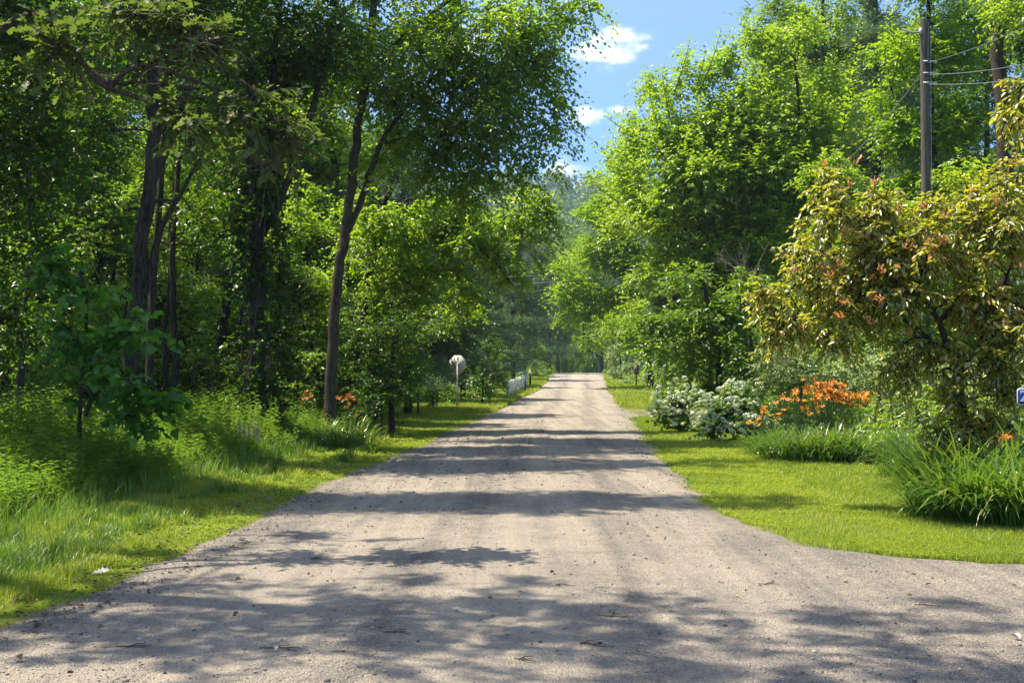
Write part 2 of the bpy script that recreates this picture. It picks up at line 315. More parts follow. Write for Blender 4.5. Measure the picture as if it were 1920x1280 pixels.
    rg = ramp(N, [(.34, (.40, .39, .38)), (.5, (.98, .98, .98)), (.68, (1.3, 1.28, 1.24))]); L(grit.outputs[0], rg.inputs[0])
    mu2 = N('ShaderNodeMix'); mu2.data_type = 'RGBA'; mu2.blend_type = 'MULTIPLY'; mu2.inputs['Factor'].default_value = .8; L(mu.outputs[2], mu2.inputs[6]); L(rg.outputs[0], mu2.inputs[7])
    L(mu2.outputs[2], b.inputs['Base Color']); b.inputs['Roughness'].default_value = .92; b.inputs['Specular IOR Level'].default_value = .15
    hs = N('ShaderNodeMath'); hs.operation = 'MULTIPLY_ADD'; L(vo.outputs['Distance'], hs.inputs[0]); hs.inputs[1].default_value = -.8; L(fine.outputs[0], hs.inputs[2])
    hs2 = N('ShaderNodeMath'); hs2.operation = 'MULTIPLY_ADD'; L(mid.outputs[0], hs2.inputs[0]); hs2.inputs[1].default_value = 1.6; L(hs.outputs[0], hs2.inputs[2])
    bp = N('ShaderNodeBump'); bp.inputs['Strength'].default_value = 1.0; bp.inputs['Distance'].default_value = .022; L(hs2.outputs[0], bp.inputs['Height']); L(bp.outputs[0], b.inputs['Normal'])
    return m
M['ground'] = ground_mat(); M['road'] = road_mat()

# ------------------------------------------------------------------ ground, road, driveways
# road edges from the picture: (px, py) on the left and right side
LE = [(-260, 1240), (0, 1155), (150, 1103), (300, 1040), (410, 988), (520, 935), (610, 900), (740, 852), (830, 812), (905, 780), (960, 753), (1003, 733), (1024, 716), (1032, 708)]
RE = [(1920, 1056), (1830, 1052), (1700, 1045), (1560, 1028), (1420, 990), (1370, 962), (1290, 900), (1240, 852), (1205, 815), (1188, 782), (1166, 765), (1152, 742), (1140, 728), (1128, 708)]
lp = np.array([G(*p) for p in LE]); rp = np.array([G(*p) for p in RE])
lY = np.concatenate([[-30, 3], lp[:, 1], [175, 230]]); lX = np.concatenate([[-9, -5.8], lp[:, 0], [11.5, 22]])
rY = np.concatenate([[-30, 3, rp[0, 1] - .02], rp[:, 1], [175, 230]]); rX = np.concatenate([[30, 30, 24], rp[:, 0], [18, 29]])
def left_edge(Y): return np.interp(Y, lY, lX)
def right_edge(Y): return np.interp(Y, rY, rX)
def edge_noise(Y, s): return .13 * vnoise(Y * 1.1, 0 * Y + s, 7) + .08 * vnoise(Y * 4.3, 0 * Y + s, 8) + .04 * vnoise(Y * 11, 0 * Y + s, 9)

def axis(lo, hi, dense_lo, dense_hi, step, grow=1.18):
    a = list(np.arange(dense_lo, dense_hi, step)); s, x = step, a[-1]
    while x < hi: s *= grow; x += s; a.append(x)
    s, x = step, a[0]
    while x > lo: s *= grow; x -= s; a.insert(0, x)
    return np.array(a)
gx, gy = axis(-1400, 1400, -16, 18, .6), axis(-600, 1500, 0, 75, .7, 1.09)
X, Y = np.meshgrid(gx, gy); Z = H(X, Y)
inroad = (X > left_edge(Y) + .25) & (X < right_edge(Y) - .25) & (Y < 200)
Z = Z - .05 * inroad
forest = np.clip(np.maximum(sstep(3.2, 5.5, -(X - left_edge(Y))), sstep(9, 14, X - left_edge(Y) - 6) * (Y > 30)), 0, 1)
ny, nx = X.shape; idx = np.arange(ny * nx).reshape(ny, nx)
q = np.stack([idx[:-1, :-1], idx[:-1, 1:], idx[1:, 1:], idx[1:, :-1]], -1)
me = mesh_np('ground', np.stack([X, Y, Z], -1), q, v=forest.ravel(), smooth=True)
set_props(link_mesh('ground', me, M['ground']), kind='structure')

ry = np.concatenate([np.arange(-25, 4, 1.), np.arange(4, 45, .22), np.arange(45, 180, 1.)])
nc = 90; tt = np.linspace(0, 1, nc)
lx, rx = left_edge(ry) + edge_noise(ry, 0), right_edge(ry) + edge_noise(ry, 5)
core = np.clip(lx + 7.5, None, rx)
XX = np.where(tt[None] < .85, lx[:, None] + (core - lx)[:, None] * (tt[None] / .85), core[:, None] + (rx - core)[:, None] * ((tt[None] - .85) / .15))
YY = np.broadcast_to(ry[:, None], XX.shape)
road_c = YY * .057 - .8
u_ = XX - road_c
rut = -.012 * (np.exp(-((u_ + 1.35) / .3) ** 2) + np.exp(-((u_ - .2) / .3) ** 2) + .7 * np.exp(-((u_ - 1.5) / .3) ** 2))
ZZ = H(XX, YY) + .012 + .03 * np.exp(-(u_ / 3) ** 2) + rut + .006 * vnoise(XX * 2.5, YY * 2.5, 11)
edge = np.minimum(XX - lx[:, None], rx[:, None] - XX); ZZ = ZZ - .03 * (1 - sstep(0, .35, edge))
ny, nx = XX.shape; idx = np.arange(ny * nx).reshape(ny, nx); q = np.stack([idx[:-1, :-1], idx[:-1, 1:], idx[1:, 1:], idx[1:, :-1]], -1)
road = link_mesh('road', mesh_np('road', np.stack([XX, YY, ZZ], -1), q, smooth=True), M['road']); set_props(road, kind='structure')
def drive(name, a, b):
    """gravel driveway between two picture-space edges"""
    A = np.array([G(*p) for p in a]); B = np.array([G(*p) for p in b]); A, B = resample(A, 40), resample(B, 40)
    t = np.linspace(0, 1, 9)[None, :, None]; V = A[:, None] * (1 - t) + B[:, None] * t; V[..., 2] = H(V[..., 0], V[..., 1]) + .035
    V[:, 0, 2] -= .02; V[:, -1, 2] -= .02
    ix = np.arange(40 * 9).reshape(40, 9); q = np.stack([ix[:-1, :-1], ix[:-1, 1:], ix[1:, 1:], ix[1:, :-1]], -1)
    set_props(link_mesh(name, mesh_np(name, V, q, smooth=True), M['road']), kind='structure')
drive('driveway_near', [(1165, 767), (1230, 769), (1330, 769), (1460, 769)], [(1180, 783), (1230, 779), (1330, 778), (1460, 778)])
drive('driveway_far', [(1142, 733), (1180, 732), (1260, 730), (1330, 729)], [(1146, 738), (1180, 736), (1260, 733.5), (1330, 732.5)])

# ------------------------------------------------------------------ leaves and trees
KITE = ([], [(0, 1, 2), (0, 2, 3)])
def leaves(g, pos, ax, nv, ln, wd, v, shape='kite', fold=.12, droop=.12):
    ax = nrm(ax); side = nrm(np.cross(ax, nv)); up = np.cross(side, ax)
    ln = np.broadcast_to(ln, (len(pos),))[:, None]; w_ = ln * wd
    if shape == 'kite':
        V = np.stack([pos, pos + ax * ln * .42 + side * w_ / 2 + up * ln * fold, pos + ax * ln - up * ln * droop, pos + ax * ln * .42 - side * w_ / 2 + up * ln * fold], 1)
        g.add(V, [], KITE[1], v)
    elif shape == 'oval':
        V = np.stack([pos, pos + ax * ln * .25 + side * w_ * .42 + up * ln * fold, pos + ax * ln * .62 + side * w_ * .42 + up * ln * (fold - droop * .5), pos + ax * ln - up * ln * droop,
                      pos + ax * ln * .62 - side * w_ * .42 + up * ln * (fold - droop * .5), pos + ax * ln * .25 - side * w_ * .42 + up * ln * fold], 1)
        g.add(V, [(0, 1, 2, 3), (0, 3, 4, 5)], [], v)
    elif shape == 'heart':
        f = lambda a, s, h: pos + ax * ln * a + side * w_ * s + up * ln * h
        V = np.stack([pos, f(-.08, .3, .05), f(.22, .52, .10), f(.62, .30, .03), f(1, 0, -droop), f(.62, -.30, .03), f(.22, -.52, .10), f(-.08, -.3, .05), f(.5, 0, 0)], 1)
        g.add(V, [(0, 1, 2, 8), (8, 2, 3, 4), (8, 4, 5, 6), (0, 8, 6, 7)], [], v)
    elif shape == 'lobed':
        f = lambda a, s, h: pos + ax * ln * a + side * w_ * s + up * ln * h
        c = [(.18, .10), (.30, .42), (.42, .16), (.60, .55), (.70, .20), (.88, .34), (1, 0), (.88, -.34), (.70, -.20), (.60, -.55), (.42, -.16), (.30, -.42), (.18, -.10)]
        V = np.stack([pos] + [f(a, s, abs(s) * .25 - droop * a * a) for a, s in c] + [f(.5, 0, 0)], 1)
        t = [(14, i, i + 1) for i in range(0, 13)] + [(14, 13, 0)]
        g.add(V, [], t, v)
def sprays(g, r, cen, outd, rad, ntw, nlf, ll, wd, shape='kite', droop=.25, flat=.6, vbias=0, gt=None, hang=.25, vspread=.5):
    """sprays of leafy twigs round every cluster centre"""
    C_ = len(cen)
    if C_ == 0: return
    rad = np.broadcast_to(rad, (C_,))
    vc = np.clip(r.normal(.45, .22, C_), 0, 1)
    d = outd[:, None] * .75 + r.normal(0, 1, (C_, ntw, 3)); d[..., 2] *= flat; d = nrm(d)
    Lt = rad[:, None] * r.uniform(.7, 1.5, (C_, ntw))
    st = cen[:, None] + r.normal(0, .18, (C_, ntw, 3)) * rad[:, None, None]
    t = (np.arange(nlf) + .6) / nlf; t = np.clip(t[None, None] + r.uniform(-.05, .05, (C_, ntw, nlf)), .05, 1)
    drp = np.zeros((C_, ntw, nlf, 3)); drp[..., 2] = -droop * (t ** 2) * Lt[..., None]
    pos = st[:, :, None] + d[:, :, None] * (t * Lt[..., None])[..., None] + drp
    sgn = np.where((np.arange(nlf) % 2) == 0, 1., -1.)[None, None, :, None]
    up = np.array([0, 0, 1.]); sd_ = nrm(np.cross(d, up))[:, :, None]
    ax = d[:, :, None] * .7 + sd_ * sgn * .8 + r.normal(0, .35, pos.shape); ax[..., 2] -= hang
    nv = up + r.normal(0, .45, pos.shape)
    v = np.clip(vc[:, None, None] * vspread + (1 - vspread) * r.uniform(0, 1, t.shape) + vbias + .10 * (t - .5), 0, 1)
    n = pos.shape[0] * ntw * nlf
    leaves(g, pos.reshape(n, 3), ax.reshape(n, 3), nv.reshape(n, 3), ll * r.uniform(.65, 1.2, n), wd, v.reshape(n), shape)
    if gt is not None:
        k = 4; tt = np.linspace(0, 1, k)
        pp = st[:, :, None] + d[:, :, None] * (tt * Lt[..., None])[..., None]; pp[..., 2] -= droop * tt ** 2 * Lt[..., None]
        pp = pp.reshape(-1, k, 3); tubes(gt, pp, np.broadcast_to(np.linspace(.006, .0025, k), (len(pp), k)) * (1 + rad.mean()), 3)

DK = 6.6   # overall foliage density
def blob_points(r, blobs, dens, inset=.4):
    """cluster centres in ellipsoids given in the world: (centre, radii, density factor), kept apart, thinned at the core"""
    C_, O = [], []
    for b in blobs:
        c, rad = np.array(b[0], float), np.array(b[1], float); f = b[2] if len(b) > 2 else 1
        full = rad.copy(); rad = np.maximum(rad * .5, rad - inset); f = f * (full.prod() / rad.prod()) ** .45
        n = max(6, int(DK * dens * f * 4.19 * rad.prod() ** .9))
        u = nrm(r.normal(0, 1, (n, 3))); k = r.uniform(.12, 1, n) ** .48
        lump = 1 + .16 * np.sin(u[:, 0] * 5 + c[0]) * np.cos(u[:, 2] * 6 + c[2]) + .10 * np.sin(u[:, 1] * 9 + c[1] * 2)
        p = u * (k * lump)[:, None] * rad; C_.append(c + p); O.append(nrm(p / rad ** 2 + np.array([0, 0, .05])))
    return np.concatenate(C_), np.concatenate(O)

def skeleton(r, g, trunks, cl, nseg=5, rtip=.010, thick=1.0, crook=.10, lift=.18):
    """limbs reaching from the trunk(s) to every cluster; trunks: (points, r0, r1)"""
    nodes, nr = [], []
    for pts, r0, r1 in trunks:
        p = resample(pts, max(8, int(len(pts) * 5))); rr = np.linspace(r0, r1, len(p))
        rr = rr * (1 + .3 * np.exp(-np.linspace(0, 1, len(p)) * 16) * (len(nodes) == 0))
        p[1:-1] += r.normal(0, r0 * .12, p[1:-1].shape)
        tubes(g, p, rr, 12 if r0 > .1 else 7)
        m_ = max(2, int(len(p) * .3)) if len(nodes) == 0 else 1
        nodes += list(p[m_:]); nr += list(rr[m_:])
    nodes, nr = np.array(nodes), np.array(nr)
    order = np.argsort([np.min(np.linalg.norm(nodes - c, axis=1)) for c in cl])
    paths, rads = [], []
    for i in order:
        c = cl[i]; dv = c - nodes; dist = np.linalg.norm(dv, axis=1)
        cost = dist + .5 * np.maximum(0, -dv[:, 2]) + .02 / np.maximum(nr, .004) * .25
        j = int(np.argmin(cost)); a = nodes[j]; ln = dist[j]
        t = np.linspace(0, 1, nseg)[:, None]
        p = a * (1 - t) + c * t; p[:, 2] += (np.sin(t[:, 0] * np.pi) * lift * ln * (.3 + .7 * r.random()))
        p[1:-1] += r.normal(0, crook * ln * .35, (nseg - 2, 3))
        ra = min(nr[j] * .72, rtip * 1.3 + .014 * thick * ln); rr = np.linspace(ra, rtip, nseg)
        paths.append(p); rads.append(rr); nodes = np.concatenate([nodes, p[1:]]); nr = np.concatenate([nr, rr[1:]])
    if paths: tubes(g, np.array(paths), np.array(rads), 5)

def make_tree(name, label, cat, base, trunks, blobs, leaf='leaf_mid', bark='bark', ll=.11, wd=.62, dens=.8, crad=.55, ntw=7, nlf=10, shape='kite',
              seed=1, group=None, droop=.25, flat=.6, twigs=False, thick=1.0, vbias=0, crown='crown', hang=.25, lift=.18, vspread=.5):
    r = rng(seed); base = np.array(base, float)
    root = empty(name, Vector(base), label, cat, group)
    cl, od = blob_points(r, blobs, dens, crad * .85)
    gt, gl = Geo(), Geo()
    sel = r.permutation(len(cl))[:min(len(cl), 420)]
    skeleton(r, gt, trunks, cl[sel], thick=thick, lift=lift)
    sprays(gl, r, cl, od, crad * r.uniform(.7, 1.25, len(cl)), ntw, nlf, ll, wd, shape, droop, flat, vbias, gt if twigs else None, hang, vspread)
    for nm, g, mt in (('trunk', gt, bark), (crown, gl, leaf)):
        me = g.mesh(nm, smooth=(nm == 'trunk'))
        me.transform(__import__('mathutils').Matrix.Translation(-Vector(base)))
        link_mesh(nm, me, M[mt], root, world=False)
    return root
def pb(px, py, Y, rx, ry, rd, f=1.0):
    """crown blob from picture position and picture radii at distance Y, depth radius in metres"""
    return (tuple(P(px, py, Y)), (rx / F * Y, rd, ry / F * Y), f)
def tp(Y, *pts, dY=0): return [tuple(P(a, b, Y + dY * i)) for i, (a, b) in enumerate(pts)]
def rooted(px, Y, *pts, dY=0):
    """trunk polyline that starts on the ground below the first point"""
    return [tuple(on_ground(px, Y) - Vector((0, 0, .15)))] + tp(Y, *pts, dY=dY)

def make_pine(name, label, base, h, rad, seed, group=None, cat='pine tree', tiers=13, bare=.12, ll=.17, dens=1.0):
    r = rng(seed); root = empty(name, Vector(base), label, cat, group); gt, gl = Geo(), Geo()
    tubes(gt, resample([(0, 0, -.2), (.05, 0, h * .5), (0, .05, h)], 12), np.linspace(h * .018, .03, 12), 9)
    nb = int(tiers * 8 * dens)
    for k in range(nb):
        f = ((k + .5) / nb) ** .9; z = h * (bare + (1 - bare) * f * .97) + r.normal(0, .12)
        R_ = rad * ((1 - f) ** .7 * (.65 + .5 * math.sin(f * 23 + seed) * .5 + .25) + .12); a = r.uniform(0, 6.283); Lb = R_ * r.uniform(.55, 1.2)
        d = np.array([math.cos(a), math.sin(a), 0]); t = np.linspace(0, 1, 6)[:, None]; up_ = r.uniform(-.05, .25)
        p = np.array([0, 0, z]) + d * Lb * t + np.array([0, 0, 1.]) * (up_ * Lb * t - .30 * Lb * t ** 2 + .22 * Lb * t ** 4)
        tubes(gt, p, np.linspace(.03 + .008 * Lb, .010, 6), 4)
        n = int(8 + 17 * Lb); tt = r.uniform(.15, 1.02, n) ** .75
        s = np.stack([np.interp(tt, t[:, 0], p[:, i]) for i in range(3)], 1); side = np.array([-d[1], d[0], 0])
        s = s + side * (r.normal(0, .25, n) * Lb * (1.1 - tt * .6))[:, None] + np.array([0, 0, 1.]) * r.normal(.04, .14, n)[:, None]
        m_ = 20; c = np.repeat(s, m_, 0); nd = nrm(r.normal(0, 1, c.shape) + d * .6 + np.array([0, 0, .35]))
        leaves(gl, c + nd * r.uniform(0, .14, (len(c), 1)), nd, r.normal(0, 1, c.shape), ll * r.uniform(.7, 1.4, len(c)), .15, np.clip(np.repeat(r.normal(.5, .2, n), m_) + r.normal(0, .15, len(c)), 0, 1), 'kite', 0, 0)
    link_mesh('trunk', gt.mesh('trunk', True), M['bark'], root, world=False); link_mesh('needles', gl.mesh('needles'), M['leaf_pine'], root, world=False)
    return root

# ------------------------------------------------------------------ left side of the road: forest edge
# near trees at the frame edge
oak = make_tree('oak_tree', 'old oak reaching crooked limbs with browned leaf tips across the upper left corner', 'tree', on_ground(-560, 10.2),
    [([(-6.9, 10.2, 0), (-6.8, 10.2, 3), (-6.9, 10.1, 7), (-7.0, 10, 12)], .30, .12),
     ([(-6.8, 10.2, 3.6)] + tp(11.4, (-60, 120), (20, 40), (70, 20), (110, 60), (160, 125), (205, 165), (255, 155), (320, 160), (372, 168)), .062, .015),
     ([(-6.85, 10.2, 4.5)] + tp(11.6, (20, -120), (130, -30), (175, 5), (225, 25), (258, 55), (275, 85), (330, 90)), .055, .012),
     (tp(11.4, (160, 125), (190, 160), (250, 180), (300, 200), (345, 225)), .03, .015),
     (tp(11.4, (205, 165), (225, 140), (262, 120), (300, 128), (360, 150), (430, 175)), .03, .012)],
    [((-7.5, 10.0, 11), (3.6, 1.7, 4), .3), ((-6.9, 12.7, 8.6), (1.5, 1.5, 1.5), .45), ((-3.0, 9.8, 13.2), (2.4, 1.2, 1.2), .55), ((-5.6, 9.7, 12.0), (2.4, 1.2, 1.4), .55), ((-5.0, 9.0, 8.6), (2.6, 1.3, 1.6), .5), ((-8.5, 8.6, 8), (2.5, 1.6, 3.2), .4), ((-4.6, 7.8, 12.2), (2.6, 1.4, 1.6), .55), ((-2.8, 8.6, 9.8), (1.8, .9, 1.0), .45), ((-4.6, 6.6, 10), (2.6, .9, 1.6), .6),
     pb(465, 205, 11.5, 55, 45, .45, 2.2), pb(520, 265, 11.5, 35, 35, .3, 2.4), pb(370, 70, 11.6, 60, 45, .4, 1.1), pb(105, 90, 11.4, 30, 22, .25, .8), pb(345, 215, 11.4, 45, 25, .3, 1.4), pb(270, 20, 11.7, 60, 35, .4, .8)],
    leaf='leaf_oak', bark='bark_grey', ll=.135, wd=.60, dens=.62, crad=.34, ntw=5, nlf=8, shape='lobed', seed=5, droop=.2, flat=.8, twigs=True)

r = rng(55); g = Geo()
for k in range(100):
    cx_, cy_ = [(300, 165), (430, 185), (260, 60), (200, 120), (350, 90), (480, 240), (520, 280)][k % 7]; p0 = np.array(P(cx_ + r.normal(0, 35), cy_ + r.normal(0, 22), 11.4 + r.normal(0, .15)))
    d = nrm(np.array([r.normal(.5, .7), r.normal(0, .4), r.normal(-.2, .5)])); ln = r.uniform(.15, .6); t = np.linspace(0, 1, 7)[:, None]
    p = p0 + d * ln * t + np.array([0, 0, -1.]) * ln * .25 * t ** 2 + np.cumsum(r.normal(0, .018, (7, 3)), 0); tubes(g, p, np.linspace(.005, .002, 7), 4)
me = g.mesh('bare_twigs'); me.transform(__import__('mathutils').Matrix.Translation(-oak.location)); link_mesh('bare_twigs', me, M['twig'], oak, world=False)
make_tree('broadleaf_tree', 'dense dark tree filling the far left edge above the tall weeds', 'tree', on_ground(-330, 17.5),
    [([(-9.9, 17.5, -.1), (-9.8, 17.5, 4), (-9.5, 17.2, 9), (-9.3, 17, 14)], .24, .06)],
    [((-9.6, 16.8, 11.0), (3.4, 1.4, 2.6), .9), ((-6.2, 17.0, 11.6), (2.8, 1.6, 1.6), 1.7), ((-3.9, 17.2, 12.4), (1.8, 1.2, 1.0), 1.0), pb(-60, 120, 17.5, 230, 260, 1.5), pb(60, 330, 17.8, 150, 190, 1.3), pb(-80, 560, 18, 190, 170, 1.5), pb(70, 60, 17.2, 190, 150, 1.2, .8)],
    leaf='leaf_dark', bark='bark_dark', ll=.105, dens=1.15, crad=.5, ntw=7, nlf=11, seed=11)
make_tree('young_tree', 'thin dark sapling crowding the left edge behind the heart-leaved bush', 'tree', on_ground(35, 20.5),
    [(rooted(35, 20.5, (40, 650), (60, 480), (50, 300)), .07, .03)],
    [pb(50, 620, 20.5, 120, 90, 1.2, 1), pb(130, 460, 20.5, 110, 90, 1.0, .8), pb(30, 470, 20.8, 100, 120, 1)], leaf='leaf_mid', bark='bark_dark', ll=.095, dens=.9, crad=.42, ntw=6, nlf=9, seed=12)

make_tree('ash_tree', 'leaning dark trunk forking in two, furthest left of the large trunks', 'tree', on_ground(245, 22),
    [(rooted(243, 22, (245, 700), (258, 580), (268, 450), (282, 340), (290, 250), (288, 130), (290, 0), (300, -180)), .165, .08),
     (tp(22, (282, 345), (305, 300), (330, 235), (362, 140), (385, 40), (400, -80)), .085, .04),
     (tp(22, (268, 560), (300, 430), (345, 350), (380, 290)), .07, .03)],
    [pb(200, 40, 22, 240, 150, 2.0), pb(360, 10, 22.3, 160, 170, 1.8), pb(330, -180, 22, 260, 160, 2.2, .8), pb(130, 250, 22.5, 150, 130, 1.4, .9), pb(390, 230, 22.5, 100, 80, 1.0, .8), pb(180, 400, 23, 110, 90, 1.2, .8), pb(380, 400, 24, 70, 90, .9, .5), ((-5.6, 23.0, 11.8), (3.0, 1.8, 1.5), 1.6), ((-3.2, 23.6, 13), (2.0, 1.2, 1.0), .8)],
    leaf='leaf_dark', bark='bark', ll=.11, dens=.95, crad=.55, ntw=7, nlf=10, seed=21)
make_tree('ash_tree', 'straight dark trunk standing just behind the leaning forked trunk', 'tree', on_ground(280, 24),
    [(rooted(277, 24, (280, 700), (286, 560), (296, 430), (306, 300), (312, 120)), .09, .05)],
    [pb(310, 60, 24, 130, 140, 1.5, .8), pb(230, 380, 25, 70, 60, .8, .8)], leaf='leaf_mid', bark='bark_dark', ll=.10, dens=.8, seed=22)
make_tree('slim_tree', 'slim black trunk with a wavy bend, left one of a close pair', 'tree', on_ground(312, 27),
    [(rooted(313, 27, (312, 700), (306, 620), (318, 560), (322, 470), (316, 380)), .085, .045)],
    [pb(330, 380, 27, 75, 65, 1.0, .9), pb(290, 470, 27.2, 50, 40, .7, .7)], leaf='leaf_mid', bark='bark_dark', ll=.10, dens=.9, crad=.45, seed=23)
make_tree('slim_tree', 'slim black straight trunk, right one of a close pair', 'tree', on_ground(331, 26.6),
    [(rooted(332, 26.6, (331, 700), (326, 600), (321, 490), (330, 380), (340, 260)), .095, .05)],
    [pb(350, 280, 26.6, 90, 70, 1.0, .8), pb(370, 450, 27, 50, 40, .8, .8)], leaf='leaf_dark', bark='bark_dark', ll=.10, dens=.9, crad=.45, seed=24)
make_tree('slim_tree', 'crooked dark trunk between the close pair and the ivy-clad trunk', 'tree', on_ground(402, 33),
    [(rooted(400, 33, (405, 720), (415, 640), (425, 560), (436, 470), (440, 380), (435, 280)), .14, .07)],
    [pb(430, 300, 33, 120, 110, 1.6, .8), pb(470, 470, 34, 70, 60, 1.0, .5)], leaf='leaf_mid', bark='bark_dark', ll=.11, dens=.75, seed=25)
make_tree('maple_tree', 'thick dark trunk wrapped in green ivy, forking near the top', 'tree', on_ground(480, 26),
    [(rooted(479, 26, (480, 760), (481, 640), (482, 520), (480, 400), (476, 300), (470, 210), (472, 80), (480, -120)), .215, .085),
     (tp(26, (488, 440), (497, 380), (503, 320), (508, 250), (514, 120), (530, -40)), .11, .05),
     (tp(26, (492, 440), (520, 395), (537, 345), (556, 290), (590, 190), (620, 80), (640, -60)), .09, .05)],
    [pb(470, 60, 26, 190, 150, 2.2), pb(600, 60, 26.3, 130, 140, 1.8, .9), pb(560, 230, 26.5, 80, 60, .9, .8), pb(420, 190, 26.4, 110, 90, 1.3), pb(550, 130, 26.3, 100, 90, 1.3), pb(600, 260, 27, 70, 70, 1, .7), pb(420, 330, 27, 70, 70, 1.0, .5), ((-5.6, 26.8, 12.4), (3.0, 2.0, 1.4), 1.5), ((-5.2, 30.4, 12.8), (2.6, 1.8, 1.3), 1.4)],
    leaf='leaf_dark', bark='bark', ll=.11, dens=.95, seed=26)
# ivy on the thick trunk
r = rng(261); n = 240; zz = r.uniform(0, 1, n); yy = 800 - zz * 520; ang = r.uniform(0, 6.28, n)
cen = np.array([P(483 + 8 * np.exp(-((y - 640) / 120) ** 2), y, 26) for y in yy]); rr = .30 + .18 * r.random(n) + .35 * np.exp(-((yy - 640) / 110) ** 2) * r.random(n)
od = np.stack([np.cos(ang), np.sin(ang), 0 * ang], 1); g = Geo(); gt = Geo()
sprays(g, r, cen + od * rr[:, None], od, .24, 4, 8, .09, .85, 'heart', .5, .8)
k = np.linspace(0, 1, 16); 
for a in (0.3, 1.6, 2.9, 4.0, 5.2):
    tubes(gt, np.array([np.array(P(483, 800 - 520 * t, 26)) + np.array([math.cos(a + 2 * t), math.sin(a + 2 * t), 0]) * (.34 - .06 * t) for t in k]), np.linspace(.022, .008, 16), 5)
b = on_ground(484, 26); root = empty('ivy_vine', b, 'green ivy climbing the thick trunk and bulging out on its right', 'climbing plant')
for nm, gg, mt in (('stem', gt, 'twig'), ('foliage', g, 'leaf_dark')):
    me = gg.mesh(nm); me.transform(__import__('mathutils').Matrix.Translation(-b)); link_mesh(nm, me, M[mt], root, world=False)

make_tree('elm_tree', 'leaning brown trunk by the orange lilies, crown arching out over the road', 'tree', on_ground(619, 29),
    [(rooted(617, 29, (620, 720), (624, 640), (628, 560), (640, 480), (650, 420), (658, 350), (668, 270), (684, 160), (700, 20), (720, -150)), .145, .07),
     (tp(29, (648, 440), (672, 395), (688, 340), (712, 270), (760, 200), (830, 130), (900, 80)), .085, .025),
     (tp(29, (684, 160), (760, 60), (860, -10), (960, -40)), .08, .03),
     (tp(29, (712, 270), (800, 250), (900, 290), (960, 340)), .04, .012)],
    [pb(720, 300, 29, 70, 60, 1.2, .7), pb(760, 110, 28.8, 150, 110, 1.9), pb(900, 60, 28.6, 140, 110, 1.8), pb(1010, 90, 28.4, 90, 90, 1.3), pb(1060, 30, 28.4, 40, 45, .8), pb(1040, 170, 28.3, 42, 60, .8, .9), pb(930, 210, 28.5, 110, 90, 1.4), pb(1030, 245, 28.4, 52, 52, .8), pb(820, 260, 29, 110, 80, 1.4),
     pb(960, 330, 28.6, 80, 60, 1.0), pb(900, 150, 28.6, 120, 90, 1.4), pb(840, 330, 29, 110, 70, 1.2), pb(770, 200, 29, 110, 90, 1.4), pb(680, 180, 29.4, 90, 90, 1.2, .8), pb(890, 265, 29.2, 110, 80, 1.3, 1.2), pb(960, 130, 28.7, 100, 100, 1.3), pb(800, 60, 29.4, 110, 80, 1.4), pb(1000, 300, 28.6, 50, 45, .9), pb(600, 150, 29.6, 80, 90, 1.1, .8), pb(1000, -20, 28.4, 90, 40, 1.2), pb(830, -40, 28.8, 150, 50, 1.6, .8), pb(690, -30, 29.2, 110, 70, 1.5, .8), pb(1090, 4, 28.2, 26, 22, .45), pb(880, 370, 29, 90, 50, 1.0, .8)],
    leaf='leaf_canopy', bark='bark_grey', ll=.11, dens=.95, crad=.66, ntw=9, nlf=12, seed=31, droop=.55, hang=.5, shape='oval')
make_tree('elm_tree', 'low spreading branches in front of the pines, drooping towards the road', 'tree', on_ground(700, 33),
    [(rooted(668, 33, (672, 700), (680, 600), (690, 520), (700, 460), (716, 400), (735, 350)), .15, .07),
     (tp(33, (690, 520), (706, 475), (724, 420), (752, 380), (800, 360)), .08, .03),
     (tp(33, (700, 460), (790, 440), (880, 455), (930, 490), (955, 530)), .055, .02)],
    [pb(780, 430, 33, 120, 85, 1.4), pb(690, 420, 32, 90, 80, 1.0, .7), pb(560, 360, 31, 60, 80, .9, .5), pb(870, 560, 34, 70, 50, 1.0), pb(780, 520, 33.4, 90, 60, 1.2), pb(900, 440, 33, 95, 75, 1.3), pb(995, 415, 33.4, 75, 90, 1.3), pb(840, 400, 33.2, 100, 60, 1.3), pb(930, 470, 33, 60, 60, 1.0), pb(960, 515, 33, 38, 55, .8), pb(740, 530, 33, 90, 70, 1.2, .9), pb(640, 470, 34, 60, 80, .9, .5), pb(850, 500, 33.5, 50, 25, .7, .8), pb(1030, 370, 33.2, 30, 36, .7)],
    leaf='leaf_canopy', bark='bark_dark', ll=.115, dens=1.15, crad=.5, ntw=8, nlf=11, seed=32, droop=.5, hang=.45, shape='oval')
make_tree('young_tree', 'small dark leafy tree with layered twigs beside the lilies, left of the stop sign', 'tree', on_ground(735, 32),
    [(rooted(735, 32, (733, 700), (740, 620), (735, 560)), .09, .03), (tp(32, (735, 690), (690, 640), (660, 600)), .05, .02)],
    [pb(735, 640, 32, 85, 60, 1.3), pb(700, 720, 32, 65, 50, 1.0), pb(780, 690, 32.2, 36, 35, .7, .9), pb(680, 590, 32.6, 70, 60, 1.0), pb(720, 560, 34, 90, 60, 1.2), pb(810, 600, 36, 70, 60, 1.2), pb(640, 650, 34, 60, 60, 1.1, .8), pb(760, 580, 32.4, 60, 35, .8, .9), pb(745, 735, 31.8, 45, 35, .8)],
    leaf='leaf_mid', bark='bark_dark', ll=.10, dens=1.3, crad=.42, ntw=7, nlf=9, seed=33, flat=.4)

